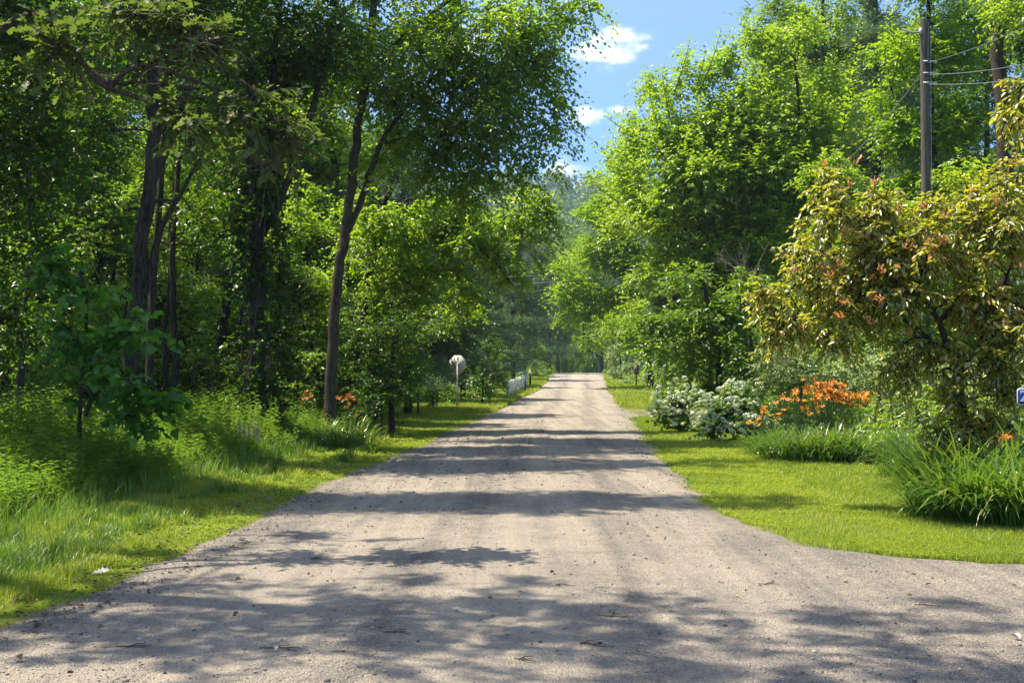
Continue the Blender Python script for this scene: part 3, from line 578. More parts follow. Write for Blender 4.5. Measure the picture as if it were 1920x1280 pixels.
make_tree('roadside_bush', 'wide dark layered bush right of the leaning brown trunk, above the shaded verge', 'bush', on_ground(715, 30.5), [(rooted(715, 30.5, (715, 740), (712, 680)), .05, .02)],
    [pb(700, 690, 30.5, 60, 55, 1.0), pb(745, 720, 30.3, 45, 45, .8), pb(690, 750, 30, 50, 40, .8), pb(770, 700, 31, 40, 40, .8), pb(720, 620, 31, 70, 50, 1.0), pb(660, 640, 31.5, 50, 60, .9)],
    leaf='leaf_dark', bark='bark_dark', ll=.10, dens=1.3, crad=.45, ntw=7, nlf=10, seed=34, flat=.35, vbias=.1)
make_tree('roadside_bush', 'mid green bush filling the gap between ivy-clad trunk and brown trunk', 'bush', on_ground(560, 29.5), [(rooted(560, 29.5, (560, 760), (556, 700)), .05, .02)],
    [pb(555, 740, 29.5, 50, 45, .9), pb(580, 690, 30, 50, 50, .9), pb(540, 640, 30.5, 45, 50, .9, .8)],
    leaf='leaf_mid', bark='bark_dark', ll=.10, dens=1.2, crad=.42, ntw=7, nlf=9, seed=35, flat=.5)
make_tree('roadside_bush', 'dark bush in the shade between leaning forked trunk and crooked trunk', 'bush', on_ground(365, 29), [(rooted(365, 29, (365, 760), (360, 700)), .05, .02)],
    [pb(370, 750, 29, 50, 40, .9), pb(420, 730, 29.5, 45, 45, .9), pb(395, 680, 30, 45, 45, .8, .7)],
    leaf='leaf_dark', bark='bark_dark', ll=.10, dens=1.2, crad=.42, ntw=7, nlf=9, seed=36, flat=.5, vbias=.1)
# large heart-leaved bush at the left
make_tree('heart_leaved_bush', 'catalpa-like bush with big heart-shaped leaves leaning over the tall weeds', 'bush', on_ground(165, 16.6),
    [(rooted(150, 16.6, (150, 740), (160, 640), (165, 560), (150, 500)), .035, .015), (tp(16.6, (160, 780), (175, 720), (215, 690), (280, 720), (320, 780)), .03, .012),
     (tp(16.6, (150, 740), (190, 650), (240, 610), (270, 600)), .03, .012), (tp(16.6, (158, 640), (110, 600), (90, 580)), .02, .01)],
    [pb(110, 500, 16.6, 50, 45, .5, 1.1), pb(150, 730, 16.8, 50, 40, .5, .7), pb(150, 540, 16.6, 55, 55, .6, 1.2), pb(130, 640, 16.6, 50, 60, .6, 1.0), pb(200, 620, 16.5, 70, 45, .6, 1.1), pb(262, 625, 16.4, 34, 45, .35, 1.3), pb(215, 710, 16.4, 85, 50, .6, 1.2), pb(300, 745, 16.3, 50, 35, .4, 1.3), pb(245, 770, 16.4, 60, 40, .5, 1)],
    leaf='leaf_heart', bark='bark_dark', ll=.145, wd=.85, dens=3.6, crad=.30, ntw=4, nlf=6, shape='heart', seed=41, droop=.4, flat=.35, hang=.5, vspread=.3)

# prototypes reused for the woods behind
def proto(name, label, cat, leaf, bark, h, rad, seed, ll=.13, dens=.55, ntw=7, nlf=9, flat=.6, shape='kite', low=.3, crad=.6):
    r = rng(seed); bl = []
    for k in range(7):
        f = r.uniform(low, .92); a = r.uniform(0, 6.28); rr = rad * r.uniform(.1, .6) * (1.1 - f * .5)
        bl.append(((rr * math.cos(a), rr * math.sin(a), h * f), (rad * r.uniform(.4, .6),) * 2 + (h * .13,), 1))
    bl.append(((0, 0, h * .88), (rad * .5, rad * .5, h * .12), 1))
    return make_tree(name, label, cat, (0, 0, 0), [([(0, 0, -.3), (r.normal(0, .1), 0, h * .3), (r.normal(0, .3), r.normal(0, .3), h * .85)], h * .016, .03)], bl, leaf, bark, ll, .62, dens, crad, ntw, nlf, shape, seed, flat=flat)
KIND_WORD = {'leaf_bright': 'fresh green', 'leaf_mid': 'mid green', 'leaf_yellow': 'yellow-green', 'leaf_dark': 'dark green', 'leaf_pine': 'blue-green'}
def colour_word(pr): return KIND_WORD[[c for c in pr.children if 'trunk' not in c.name][0].data.materials[0].name]
def zone_left(px):
    for lim, t in ((-100, 'out past the left edge of the view'), (20, 'at the very left edge of the woods'), (120, 'behind the heart-leaved bush, left half'), (230, 'behind the heart-leaved bush, right half'), (300, 'behind the leaning forked trunk'), (360, 'behind the close pair of slim trunks'), (430, 'around the crooked trunk'),
                   (500, 'behind the ivy-clad trunk'), (580, 'between the ivy-clad trunk and the brown trunk'), (640, 'right behind the leaning brown trunk'), (700, 'just right of the brown trunk'), (9999, 'behind the low spreading branches')):
        if px < lim: return t
def zone_right(px):
    for lim, t in ((1290, 'left of the big elm'), (1380, 'behind the left half of the big elm'), (1460, 'behind the big elm'), (1540, 'right of the big elm'), (1620, 'behind the airy tree'), (1730, 'just left of the utility pole'), (1830, 'just right of the utility pole'), (1925, 'by the thick bare trunk'), (2060, 'past the right edge of the view'), (9999, 'far past the right edge of the view')):
        if px < lim: return t
def zone_end(px):
    for lim, t in ((1000, 'left of the road end'), (1035, 'at the left side of the road end'), (1062, 'just left of the middle of the road end'), (1080, 'left of centre beyond the road end'), (1097, 'in the centre beyond the road end'), (1115, 'right of centre beyond the road end'), (1140, 'just right of the road end'), (1200, 'at the right side of the road end'), (9999, 'well right of the road end')):
        if px < lim: return t
def depth_word(Y, lims): return ('front', 'second', 'third', 'rearmost')[sum(Y > l for l in lims)]
def place(pr, px, Y, s=1.0, rz=None, label=None, group=None, state={'n': 0}):
    """first use moves the prototype itself, afterwards copies of it"""
    loc = on_ground(px, Y); state['n'] += 1; rz = (state['n'] * 2.399) % 6.28 if rz is None else rz
    if not pr.get('_used'):
        pr['_used'] = 1; pr.location = loc; pr.rotation_euler = (0, 0, rz); pr.scale = (s,) * 3
        if label: pr['label'] = label
        if group: pr['group'] = group
        return pr
    return copy_tree(pr, loc, rz, s, label, group)
pA = proto('broadleaf_tree', '', 'tree', 'leaf_mid', 'bark', 15, 4.2, 101)
pB = proto('broadleaf_tree', '', 'tree', 'leaf_bright', 'bark_grey', 13, 4.0, 102, low=.2)
pC = proto('broadleaf_tree', '', 'tree', 'leaf_dark', 'bark_dark', 16, 4.5, 103)
pS = proto('understory_shrub', '', 'shrub', 'leaf_bright', 'bark_dark', 4.2, 1.9, 104, ll=.10, dens=1.5, crad=.42, low=.15)
pT = proto('understory_shrub', '', 'shrub', 'leaf_mid', 'bark_dark', 3.2, 1.7, 105, ll=.10, dens=1.5, crad=.42, low=.12)
pU = proto('understory_shrub', '', 'shrub', 'leaf_yellow', 'bark_dark', 5.5, 2.0, 106, ll=.10, dens=1.1, crad=.45, low=.2)  # yellow leaf colour stands in for sunlit spots among the left trunks
pV = proto('understory_shrub', '', 'shrub', 'leaf_dark', 'bark_dark', 4.6, 2.1, 108, ll=.10, dens=1.5, crad=.45, low=.12)  # darker leaf colour puts the shade of the left woods into the shrub
pP = make_pine('pine_tree', '', (0, 0, 0), 13, 3.2, 107)
gW = 'woodland trees standing behind the left forest edge'; lW = 'tree deep in the shady woods behind the left forest edge'
for px, Y, s, pr in ((-120, 30, 1, pA), (60, 34, 1, pC), (190, 40, 1, pB), (330, 46, 1.05, pA), (470, 44, .95, pC), (560, 50, 1.05, pB), (560, 46, 1, pA), (735, 66, 1.0, pC), (0, 52, 1.2, pC), (250, 60, 1.2, pC), (430, 66, 1.2, pA), (600, 70, 1.2, pC), (-300, 40, 1.1, pC), (-420, 26, 1, pA), (130, 75, 1.3, pA), (-150, 70, 1.4, pC), (700, 84, 1.2, pA), (400, 90, 1.4, pC), (-520, 55, 1.3, pA), (-700, 34, 1.1, pC)):
    place(pr, px, Y, s, label='%s woodland tree %s, %s row' % (colour_word(pr), zone_left(px), depth_word(Y, (42, 56, 72))), group=gW)
gS_extra = ((560, 34, 1.0, pV), (500, 40, 1.3, pV), (150, 26, .9, pT), (240, 38, 1.5, pV), (330, 36, 1.5, pU), (420, 44, 1.9, pV), (590, 42, 1.7, pV), (640, 44, 1.9, pU), (640, 50, 1.8, pV), (50, 36, 1.7, pU), (-40, 34, 1.8, pV), (130, 50, 2.2, pV), (350, 52, 2.3, pU), (520, 56, 2.4, pV), (700, 36, 1.2, pT), (750, 60, 1.9, pV), (800, 60, 2.0, pV), (450, 30, .7, pT), (200, 33, 1.2, pV), (-60, 44, 2.2, pU), (290, 50, 2.2, pV), (610, 60, 2.5, pV), (480, 60, 2.5, pS))
gS_more = ((300, 31, .9, pV), (450, 33, 1.1, pV), (520, 34, 1.1, pV), (590, 38, 1.4, pV), (200, 36, 1.4, pV), (90, 38, 1.5, pV), (380, 42, 1.7, pV), (680, 44, 1.6, pV), (10, 31, 1.2, pV), (690, 60, 1.9, pV))
gS = 'shrubs filling the shade between the left trunks'; lS = 'sun-flecked shrub filling the shade between the left forest trunks'
for px, Y, s, pr in ((20, 27, 1, pS), (110, 31, 1.1, pU), (215, 29, .9, pS), (260, 34, 1.0, pU), (355, 31, 1, pS), (370, 38, 1.3, pU), (440, 36, 1.1, pT), (530, 31, .9, pT), (545, 37, 1.2, pU), (590, 34, 1.1, pS), (660, 38, 1.3, pU), (300, 42, 1.4, pS), (180, 45, 1.5, pU), (70, 42, 1.4, pS), (480, 48, 1.5, pU), (620, 52, 1.5, pS), (700, 41, .9, pT), (-80, 26, 1.1, pT), (772, 56, 1.1, pT), (400, 55, 1.7, pU), (560, 62, 1.8, pS), (720, 66, 1.7, pU), (-200, 32, 1.4, pU), (0, 58, 1.9, pU), (250, 70, 2.0, pS)) + gS_extra + gS_more:
    place(pr, px, Y, s, label='%s shrub %s, %s row' % (colour_word(pr), zone_left(px), depth_word(Y, (32, 41, 51))), group=gS)

# pines and trees along the left roadside, behind the stop sign
place(pP, 700, 38, .60, label='dark pine right behind the leaning brown trunk')
place(pP, 765, 45, .66, label='dark pine between the brown trunk and the stop sign, behind the low bough')
place(pP, 640, 43, .62, label='dark pine just left behind the leaning brown trunk')
place(pP, 805, 58, .62, label='blue-green pine with soft needles just left of the stop sign', group=None)
place(pP, 868, 66, .72, label='blue-green pine rising right behind the stop sign')
place(pP, 915, 84, .80, label='pine standing above the left end of the white picket fence')
place(pP, 962, 98, .95, label='pine standing behind the right end of the picket fence')
place(pP, 1003, 122, 1.1, label='hazy pine with flat tiers of boughs beyond the mailbox')
place(pP, 1030, 150, 1.25, label='hazy distant pine at the left of the road end')
place(pP, 930, 130, 1.3, label='tall pine far behind the picket fence')
place(pB, 985, 108, .42, label='small broadleaf tree with yellowish tips beside the mailbox')
place(pC, 890, 110, .9, label='dark tree behind the roadside pines, above the stop sign')
make_tree('roadside_bush', 'dark leafy bush beside the stop sign post', 'bush', on_ground(905, 55), [(rooted(905, 55, (905, 720), (903, 680)), .06, .02)],
    [pb(905, 715, 55, 36, 40, 1.1, 1.2), pb(935, 705, 60, 26, 38, 1.1, 1.2), pb(880, 690, 57, 30, 28, .9, 1), pb(920, 650, 62, 36, 34, 1.1, 1)], leaf='leaf_dark', bark='bark_dark', ll=.13, dens=1.0, crad=.5, seed=51)
make_tree('roadside_bush', 'pale green thicket in the sun between the stop sign and the small leafy tree', 'bush', on_ground(812, 50), [(rooted(812, 50, (812, 740), (812, 715)), .05, .02)],
    [pb(812, 742, 50, 34, 18, .9, 1.3), pb(840, 735, 54, 26, 24, .9, 1.3), pb(790, 730, 52, 26, 20, .9, 1.2)], leaf='weed', bark='bark_dark', ll=.14, dens=1.2, crad=.42, seed=52)
make_tree('roadside_bush', 'dark bush spilling over the far end of the picket fence', 'bush', on_ground(1005, 104), [(rooted(1005, 104, (1005, 710), (1005, 690)), .06, .02)],
    [pb(1006, 690, 104, 17, 26, 1.4, 1.2), pb(1018, 672, 108, 16, 26, 1.4, 1.1), pb(1024, 698, 112, 10, 12, .9, 1.2), pb(1000, 655, 106, 22, 22, 1.4, 1.0)], leaf='leaf_mid', bark='bark_dark', ll=.18, dens=.7, crad=.6, seed=53)

make_tree('roadside_bush', 'low dark thicket under the pines, between stop sign and picket fence', 'bush', on_ground(880, 63), [(rooted(880, 63, (880, 735), (880, 710)), .05, .02)],
    [pb(850, 735, 62, 36, 22, 1.2), pb(890, 735, 63, 36, 20, 1.2), pb(925, 735, 68, 24, 18, 1.2), pb(870, 700, 66, 44, 30, 1.3), pb(820, 715, 64, 34, 30, 1.3), pb(930, 690, 74, 30, 40, 1.4)], leaf='leaf_mid', bark='bark_dark', ll=.14, dens=.8, crad=.5, seed=54)

# ------------------------------------------------------------------ right side of the road
make_tree('elm_tree', 'big bright green elm with upswept shoots against the sky, right of the road', 'tree', on_ground(1395, 42),
    [(rooted(1405, 42, (1405, 700), (1400, 560), (1392, 420), (1385, 300), (1400, 180)), .20, .08),
     (tp(42, (1400, 560), (1455, 400), (1480, 300), (1500, 200), (1490, 110)), .12, .04), (tp(42, (1392, 420), (1330, 330), (1290, 240)), .10, .03), (tp(42, (1400, 500), (1300, 460), (1240, 430)), .08, .03)],
    [pb(1290, 260, 42, 95, 75, 1.9), pb(1400, 230, 42, 110, 90, 2.1), pb(1500, 260, 42.5, 100, 90, 2.0), pb(1270, 380, 42, 100, 90, 1.9), pb(1390, 390, 42, 110, 100, 2.0), pb(1490, 400, 42.5, 90, 90, 1.8), pb(1280, 500, 42, 80, 70, 1.7), pb(1375, 520, 42, 100, 70, 1.8),
     pb(1245, 180, 43, 50, 50, 1.1), pb(1300, 140, 42, 55, 45, 1.1), pb(1350, 105, 42, 45, 45, .9), pb(1440, 75, 42, 45, 50, .9), pb(1500, 60, 43, 45, 60, 1.0), pb(1415, 80, 42, 30, 50, .6), pb(1358, 130, 42, 26, 34, .6), pb(1445, 160, 42, 40, 40, .9), pb(1540, 170, 43, 50, 45, 1.2), pb(1170, 290, 44, 50, 26, .9, .9), pb(1205, 235, 43.5, 45, 28, .9, .9), pb(1185, 350, 43, 65, 50, 1.1), pb(1160, 430, 44, 45, 40, 1), pb(1330, 330, 41, 120, 90, 1.8), pb(1440, 320, 41, 120, 90, 1.8), pb(1430, 470, 41, 120, 90, 1.8), pb(1320, 600, 41, 90, 60, 1.6), pb(1540, 350, 43, 90, 90, 1.6)],
    leaf='leaf_bright', bark='bark', ll=.15, dens=1.1, crad=.66, ntw=8, nlf=10, seed=61, vbias=.08, droop=-.05, flat=.9, shape='oval', hang=.15)
# upswept shoots on the elm top
make_tree('maple_tree', 'dark green low bough with large leaves overhanging the right lawn', 'tree', on_ground(1345, 36),
    [(rooted(1350, 36, (1350, 720), (1345, 640), (1330, 580), (1320, 530)), .13, .05), (tp(36, (1345, 640), (1290, 610), (1240, 640)), .05, .02)],
    [pb(1345, 620, 36, 75, 90, 1.6), pb(1270, 600, 36, 65, 55, 1.2), pb(1235, 655, 35.5, 42, 30, .7, 1.1), pb(1310, 680, 36, 55, 45, 1.0), pb(1360, 735, 36, 80, 40, 1.0), pb(1405, 690, 35, 50, 70, 1.0), pb(1300, 735, 36.4, 40, 26, .7), pb(1400, 560, 36.5, 60, 90, 1.3), pb(1290, 520, 36.5, 60, 40, 1.1), pb(1215, 610, 36, 28, 26, .6, 1)],
    leaf='leaf_mid', bark='bark_dark', ll=.13, dens=1.5, crad=.52, ntw=8, nlf=10, seed=62, flat=.4, shape='oval', vbias=.08)
make_tree('maple_tree', 'rounded yellow-green maple further along the right side of the road', 'tree', on_ground(1222, 84),
    [(rooted(1222, 84, (1218, 680), (1195, 600), (1165, 500)), .20, .09), (tp(84, (1166, 640), (1130, 600), (1100, 580)), .08, .03)],
    [pb(1150, 400, 84, 62, 60, 2.2), pb(1110, 470, 84, 48, 42, 1.8), pb(1180, 480, 84, 60, 60, 2.2), pb(1090, 540, 83, 52, 38, 1.7), pb(1160, 560, 84, 70, 45, 2.2), pb(1120, 590, 83, 50, 26, 1.5), pb(1180, 330, 85, 45, 60, 2), pb(1060, 560, 82, 22, 22, 1.0), pb(1150, 610, 80, 40, 22, 1.3), pb(1200, 640, 84, 50, 30, 1.6), pb(1060, 510, 83, 30, 30, 1.1), pb(1070, 590, 82, 34, 32, 1.2), pb(1050, 545, 82, 22, 26, .9), pb(1110, 640, 84, 30, 22, 1.1), pb(1105, 400, 85, 22, 40, 1.0)],
    leaf='leaf_yellow', bark='bark', ll=.20, dens=.75, crad=.85, ntw=8, nlf=9, seed=63)
make_tree('maple_tree', 'tall leafy maple between the yellow-green maple and the big elm', 'tree', on_ground(1290, 60),
    [(rooted(1290, 60, (1285, 640), (1256, 500), (1225, 380)), .20, .09)],
    [pb(1180, 300, 60, 60, 55, 1.9), pb(1205, 400, 60, 60, 65, 1.9), pb(1185, 240, 61, 40, 40, 1.3), pb(1215, 510, 60, 50, 60, 1.7), pb(1195, 590, 59, 45, 40, 1.4), pb(1240, 660, 60, 50, 40, 1.5), pb(1270, 710, 60, 40, 30, 1.2), pb(1230, 165, 61, 40, 40, 1.3), pb(1130, 330, 62, 28, 22, 1.0, .9)],
    leaf='leaf_bright', bark='bark', ll=.17, dens=.9, crad=.75, ntw=8, nlf=9, seed=64)
make_tree('roadside_bush', 'pale grey-green bush at the right of the road end', 'bush', on_ground(1160, 100),
    [(rooted(1165, 100, (1165, 690), (1160, 650)), .10, .04), (rooted(1150, 104, (1150, 680), (1148, 640)), .10, .05)],
    [pb(1165, 660, 100, 30, 28, 1.4), pb(1180, 690, 96, 28, 22, 1.2), pb(1135, 625, 108, 26, 22, 1.4), pb(1150, 700, 101, 16, 10, .8)], leaf='leaf_grey', bark='bark_dark', ll=.20, dens=.6, crad=.6, seed=65)
make_tree('roadside_bush', 'leafy bush around the foot of the far brown sign', 'bush', on_ground(1215, 84),
    [(rooted(1215, 84, (1215, 720), (1215, 705)), .05, .02)], [pb(1215, 706, 86, 22, 18, 1.2, 1.1), pb(1245, 700, 88, 26, 24, 1.3, 1.1), pb(1178, 717, 90, 12, 8, .7, 1.1)], leaf='leaf_grey', bark='bark_dark', ll=.17, dens=.8, crad=.5, seed=66)

def shoots(root, pts, Y, mat, seed, ll=.13):
    """long upswept leafy shoots standing out of a crown: pts = (px, py of tip, lean in px, length in px)"""
    r = rng(seed); gl, gt = Geo(), Geo()
    for px, py, lean, ln in pts:
        k = 9; t = np.linspace(0, 1, k); p = np.array([np.array(P(px - lean * (1 - a) ** 1.3, py + ln * (1 - a), Y)) for a in t]); p[:, 1] += r.normal(0, .3) * t; tubes(gt, p, np.linspace(.022, .004, k), 4)
        n = 46; tt = np.linspace(.03, 1, n); s_ = np.stack([np.interp(tt, t, p[:, i]) for i in range(3)], 1); az = np.arange(n) * 2.6 + r.random()
        ax = np.stack([np.cos(az), np.sin(az), .45 + r.normal(0, .25, n)], 1); leaves(gl, s_ + nrm(ax) * .05, ax, np.array([0, 0, 1.]) + r.normal(0, .4, (n, 3)), ll * r.uniform(.7, 1.3, n) * (1.15 - .5 * tt), .62, np.clip(.55 + .4 * tt + r.normal(0, .15, n), 0, 1), 'oval')
    for nm, gg, mt in (('shoot_stems', gt, 'bark'), ('shoots', gl, mat)):
        me = gg.mesh(nm); me.transform(__import__('mathutils').Matrix.Translation(-root.location)); link_mesh(nm, me, M[mt], root, world=False)
big_elm = [o for o in scn.objects if o.get('label', '').startswith('big bright green elm')][0]
shoots(big_elm, [(1412, 42, 55, 150), (1352, 52, 40, 120), (1290, 82, 25, 90), (1445, 60, 30, 110), (1378, 88, 30, 100), (1320, 95, 20, 90), (1240, 128, -15, 90), (1135, 218, -110, 60), (1175, 240, -80, 60), (1470, 90, 20, 100), (1215, 180, -30, 80), (1100, 330, -60, 50), (1395, 110, 25, 120), (1500, 50, 10, 100)], 41.4, 'leaf_yellow', 611, .19)
# right background woods
gR = 'tall trees of the woods behind the right hand garden'; lR = 'tall tree in the woods behind the garden shrubs and utility pole'
for px, Y, s, pr in ((1330, 70, 1.0, pC), (1545, 62, 1.4, pA), (1640, 74, 1.75, pB), (1490, 80, 1.55, pA), (1420, 90, 1.2, pC), (1580, 75, 1.2, pC), (1720, 68, 1.35, pA), (1850, 60, 1.35, pC), (1980, 48, 1.2, pA), (2100, 60, 1.4, pC), (1270, 110, 1.1, pA), (2250, 44, 1.3, pA), (2050, 34, 1.1, pB), (1250, 86, .75, pC)):
    place(pr, px, Y, s, label='tall %s tree %s, %s row' % (colour_word(pr), zone_right(px), depth_word(Y, (47, 62, 80))), group=gR)
for px, Y, s, pr in ((1430, 48, 1.2, pT), (1560, 44, 1.3, pS), (1680, 42, 1.4, pT), (1800, 42, 1.4, pS), (1920, 40, 1.4, pT), (1330, 52, 1.1, pT), (1500, 38, .9, pT), (2040, 30, 1.2, pS)):
    place(pr, px, Y, s, label='%s thicket shrub %s, %s row' % (colour_word(pr), zone_right(px), depth_word(Y, (39, 43, 50))), group='shrubs of the thicket behind the garden bed')
make_tree('birch_tree', 'airy small-leaved tree with sky showing through, left of the utility pole', 'tree', on_ground(1545, 52),
    [(rooted(1550, 52, (1550, 500), (1545, 300), (1540, 120), (1545, -60)), .16, .06)],
    [pb(1520, 60, 52, 55, 60, 1.8, .55), pb(1570, 0, 52, 60, 70, 1.8, .55), pb(1560, 150, 52, 60, 60, 1.7, .6), pb(1500, 110, 52, 40, 50, 1.4, .5), pb(1590, 230, 52, 70, 60, 1.8, .8), pb(1545, -90, 52, 60, 60, 1.6, .5)],
    leaf='leaf_bright', bark='bark_grey', ll=.14, dens=.8, crad=.55, ntw=6, nlf=8, seed=71)
place(pP, 1645, 58, 1.5, label='dark pine showing between the airy tree and the utility pole')
make_tree('maple_tree', 'sunlit yellow-green maple filling the frame directly behind the utility pole', 'tree', on_ground(1740, 40),
    [(rooted(1760, 40, (1760, 500), (1750, 300), (1745, 100), (1740, -60)), .16, .06)],
    [pb(1690, 100, 40, 75, 70, 1.4, .7), pb(1780, 90, 40, 80, 90, 1.5), pb(1700, 240, 40, 80, 70, 1.4), pb(1790, 230, 40, 80, 80, 1.5), pb(1720, 350, 40, 90, 60, 1.4), pb(1820, 350, 40, 70, 60, 1.3, .8), pb(1760, -60, 40, 100, 90, 1.8), pb(1660, 190, 40.5, 50, 60, 1.0, .8)],
    leaf='leaf_yellow', bark='bark', ll=.14, dens=1.3, crad=.6, ntw=8, nlf=10, seed=72, flat=.45, shape='oval')
shoots([o for o in scn.objects if o.get('label', '').startswith('sunlit yellow-green maple')][0], [(1612, 45, 20, 150), (1655, 50, -20, 130), (1665, 12, -30, 120), (1690, 60, 20, 110), (1590, 130, 10, 120)], 37, 'leaf_yellow', 612, .17)
make_tree('maple_tree', 'tall dark tree with a thick bare trunk near the upper right corner', 'tree', on_ground(1885, 36),
    [(rooted(1886, 36, (1886, 500), (1884, 290), (1876, 160), (1866, 0), (1858, -160)), .30, .15)],
    [pb(1920, 40, 37, 70, 90, 1.4, .8), pb(1840, -80, 37, 90, 70, 1.6, .8), pb(1930, 220, 37.5, 60, 90, 1.3, .9), pb(1850, 150, 38, 50, 90, .7, .6), pb(1950, -100, 37, 100, 90, 1.6)],
    leaf='leaf_dark', bark='bark_grey', ll=.14, dens=.85, crad=.55, seed=73)
make_tree('garden_shrub', 'glossy green shrub mass behind the bronze tree, at the foot of the utility pole', 'shrub', on_ground(1650, 31.5),
    [(rooted(1650, 31.5, (1650, 640), (1640, 560)), .07, .03), (rooted(1800, 31.5, (1800, 640), (1820, 500)), .08, .03), (rooted(1570, 31.5, (1560, 620), (1560, 500)), .07, .03)],
    [pb(1560, 470, 32, 90, 90, 1.2), pb(1650, 420, 33, 100, 80, 1.2), pb(1800, 340, 32.5, 90, 60, 1.2), pb(1850, 430, 32, 90, 80, 1.2), pb(1740, 480, 32.5, 100, 80, 1.0), pb(1500, 560, 32, 70, 80, 1.1), pb(1620, 590, 32, 110, 80, 1.1), pb(1780, 620, 32, 120, 80, 1.1), pb(1560, 330, 34, 80, 60, 1.3)],
    leaf='leaf_bright', bark='bark_dark', ll=.13, dens=1.5, crad=.52, ntw=7, nlf=10, seed=74, vbias=.1)
make_tree('garden_shrub', 'leafy green shrub hiding the lower half of the utility pole', 'shrub', on_ground(1720, 28.3),
    [(rooted(1720, 28.3, (1720, 720), (1715, 620)), .06, .03), (rooted(1790, 28.3, (1790, 700), (1800, 600)), .05, .02)],
    [pb(1735, 450, 28.3, 95, 60, .9), pb(1700, 540, 28.3, 110, 80, .9), pb(1800, 520, 28.3, 110, 90, .9), pb(1740, 640, 28.3, 130, 80, .9), pb(1860, 620, 28.5, 90, 100, .9), pb(1600, 620, 28.6, 90, 60, .8)],
    leaf='leaf_mid', bark='bark_dark', ll=.12, dens=1.5, crad=.48, ntw=7, nlf=10, seed=76, vbias=.1)
# bare dead branches between elm and bronze tree
r = rng(75); gt = Geo(); base = on_ground(1400, 37.4)
for k in range(15):
    a = r.uniform(-1.3, .9); p0 = np.array(P(1405 + r.normal(0, 6), 560 - r.uniform(0, 60), 37.4)); ln = r.uniform(.5, 1.7)
    d = np.array([math.sin(a) * .8, r.normal(0, .3), math.cos(a)]); t = np.linspace(0, 1, 6)[:, None]
    p = p0 + d * ln * t + r.normal(0, .035, (6, 3)) * t; tubes(gt, p, np.linspace(.011, .004, 6), 4)
    for j in range(4):
        q0 = p[r.integers(2, 5)]; dd = nrm(d + r.normal(0, .6, 3)); tubes(gt, q0 + dd * .45 * t, np.linspace(.007, .003, 6), 3)
tubes(gt, resample([base, P(1405, 640, 37.4), P(1403, 520, 37.4)], 8), np.linspace(.045, .02, 8), 7)
me = gt.mesh('dead_shrub'); o = link_mesh('dead_shrub', me, M['deadwood'])
set_props(o, 'bare grey-brown twiggy dead shrub between the elm and the bronze tree', 'shrub')

# bronze-leaved ornamental tree, close
make_tree('bronze_leaved_tree', 'ornamental tree with bronze and yellow-green leaves and red shoots at the right', 'tree', on_ground(1810, 15.2),
    [(rooted(1815, 15.2, (1810, 780), (1790, 680), (1760, 600), (1720, 540)), .06, .03), (tp(15.2, (1790, 680), (1700, 600), (1600, 560), (1500, 500)), .035, .012), (tp(15.2, (1800, 720), (1860, 600), (1900, 480)), .04, .015),
     (tp(15.2, (1760, 600), (1680, 480), (1590, 400)), .025, .01)],
    [pb(1548, 352, 15.2, 50, 55, .5), pb(1650, 385, 15.3, 80, 60, .6), pb(1750, 400, 15.3, 80, 50, .6), pb(1850, 370, 15.2, 80, 70, .7), pb(1930, 420, 15.2, 60, 80, .6), pb(1700, 480, 15.3, 120, 80, .8), pb(1600, 540, 15.2, 110, 70, .8), pb(1900, 600, 15, 90, 90, .8), pb(1560, 400, 15.2, 75, 55, .65), pb(1500, 480, 15.2, 70, 60, .6), pb(1620, 470, 15.2, 90, 70, .75), pb(1480, 580, 15.1, 70, 55, .55), pb(1580, 570, 15.2, 80, 60, .7), pb(1690, 560, 15.2, 100, 70, .8), pb(1740, 450, 15.2, 90, 60, .7), pb(1850, 440, 15.1, 100, 80, .8), pb(1840, 570, 15.2, 110, 80, .8),
     pb(1730, 650, 15, 75, 45, .6), pb(1850, 680, 15, 95, 55, .7), pb(1800, 750, 14.9, 55, 50, .5, .9), pb(1880, 790, 15, 50, 40, .5, .6), pb(1925, 330, 15.2, 40, 60, .5), pb(1640, 400, 15.4, 60, 45, .5), pb(1455, 620, 15.1, 40, 40, .35), pb(1430, 560, 15.1, 35, 45, .35), pb(1850, 800, 14.9, 70, 60, .5, .6), pb(1760, 800, 15, 40, 50, .4, .8), pb(1680, 690, 15.1, 50, 30, .4), pb(1790, 690, 14.9, 80, 50, .5), pb(1900, 740, 14.8, 50, 60, .5), pb(1560, 630, 15, 60, 30, .4)],
    leaf='leaf_bronze', bark='bark_dark', ll=.086, wd=.48, dens=5.6, crad=.25, ntw=7, nlf=9, shape='oval', seed=81, droop=.5, flat=.9, hang=.55, twigs=True, vspread=.35)
make_tree('bronze_leaved_tree', 'drooping bronze-yellow branch tip at the upper right edge', 'tree', on_ground(2040, 13.6),
    [(rooted(2060, 13.6, (2050, 700), (2040, 400), (2010, 200), (1960, 130)), .06, .02)],
    [pb(1925, 165, 13.6, 40, 32, .35, 1), pb(1895, 215, 13.6, 32, 24, .25, 1), pb(1960, 240, 13.6, 60, 60, .5), pb(2020, 150, 13.6, 80, 60, .6), pb(2060, 420, 13.8, 90, 160, .6, .5)],
    leaf='leaf_bronze', bark='bark_dark', ll=.095, wd=.46, dens=4.6, crad=.2, ntw=5, nlf=7, shape='oval', seed=82, droop=.6, flat=.9, hang=.6, twigs=True, vspread=.35)

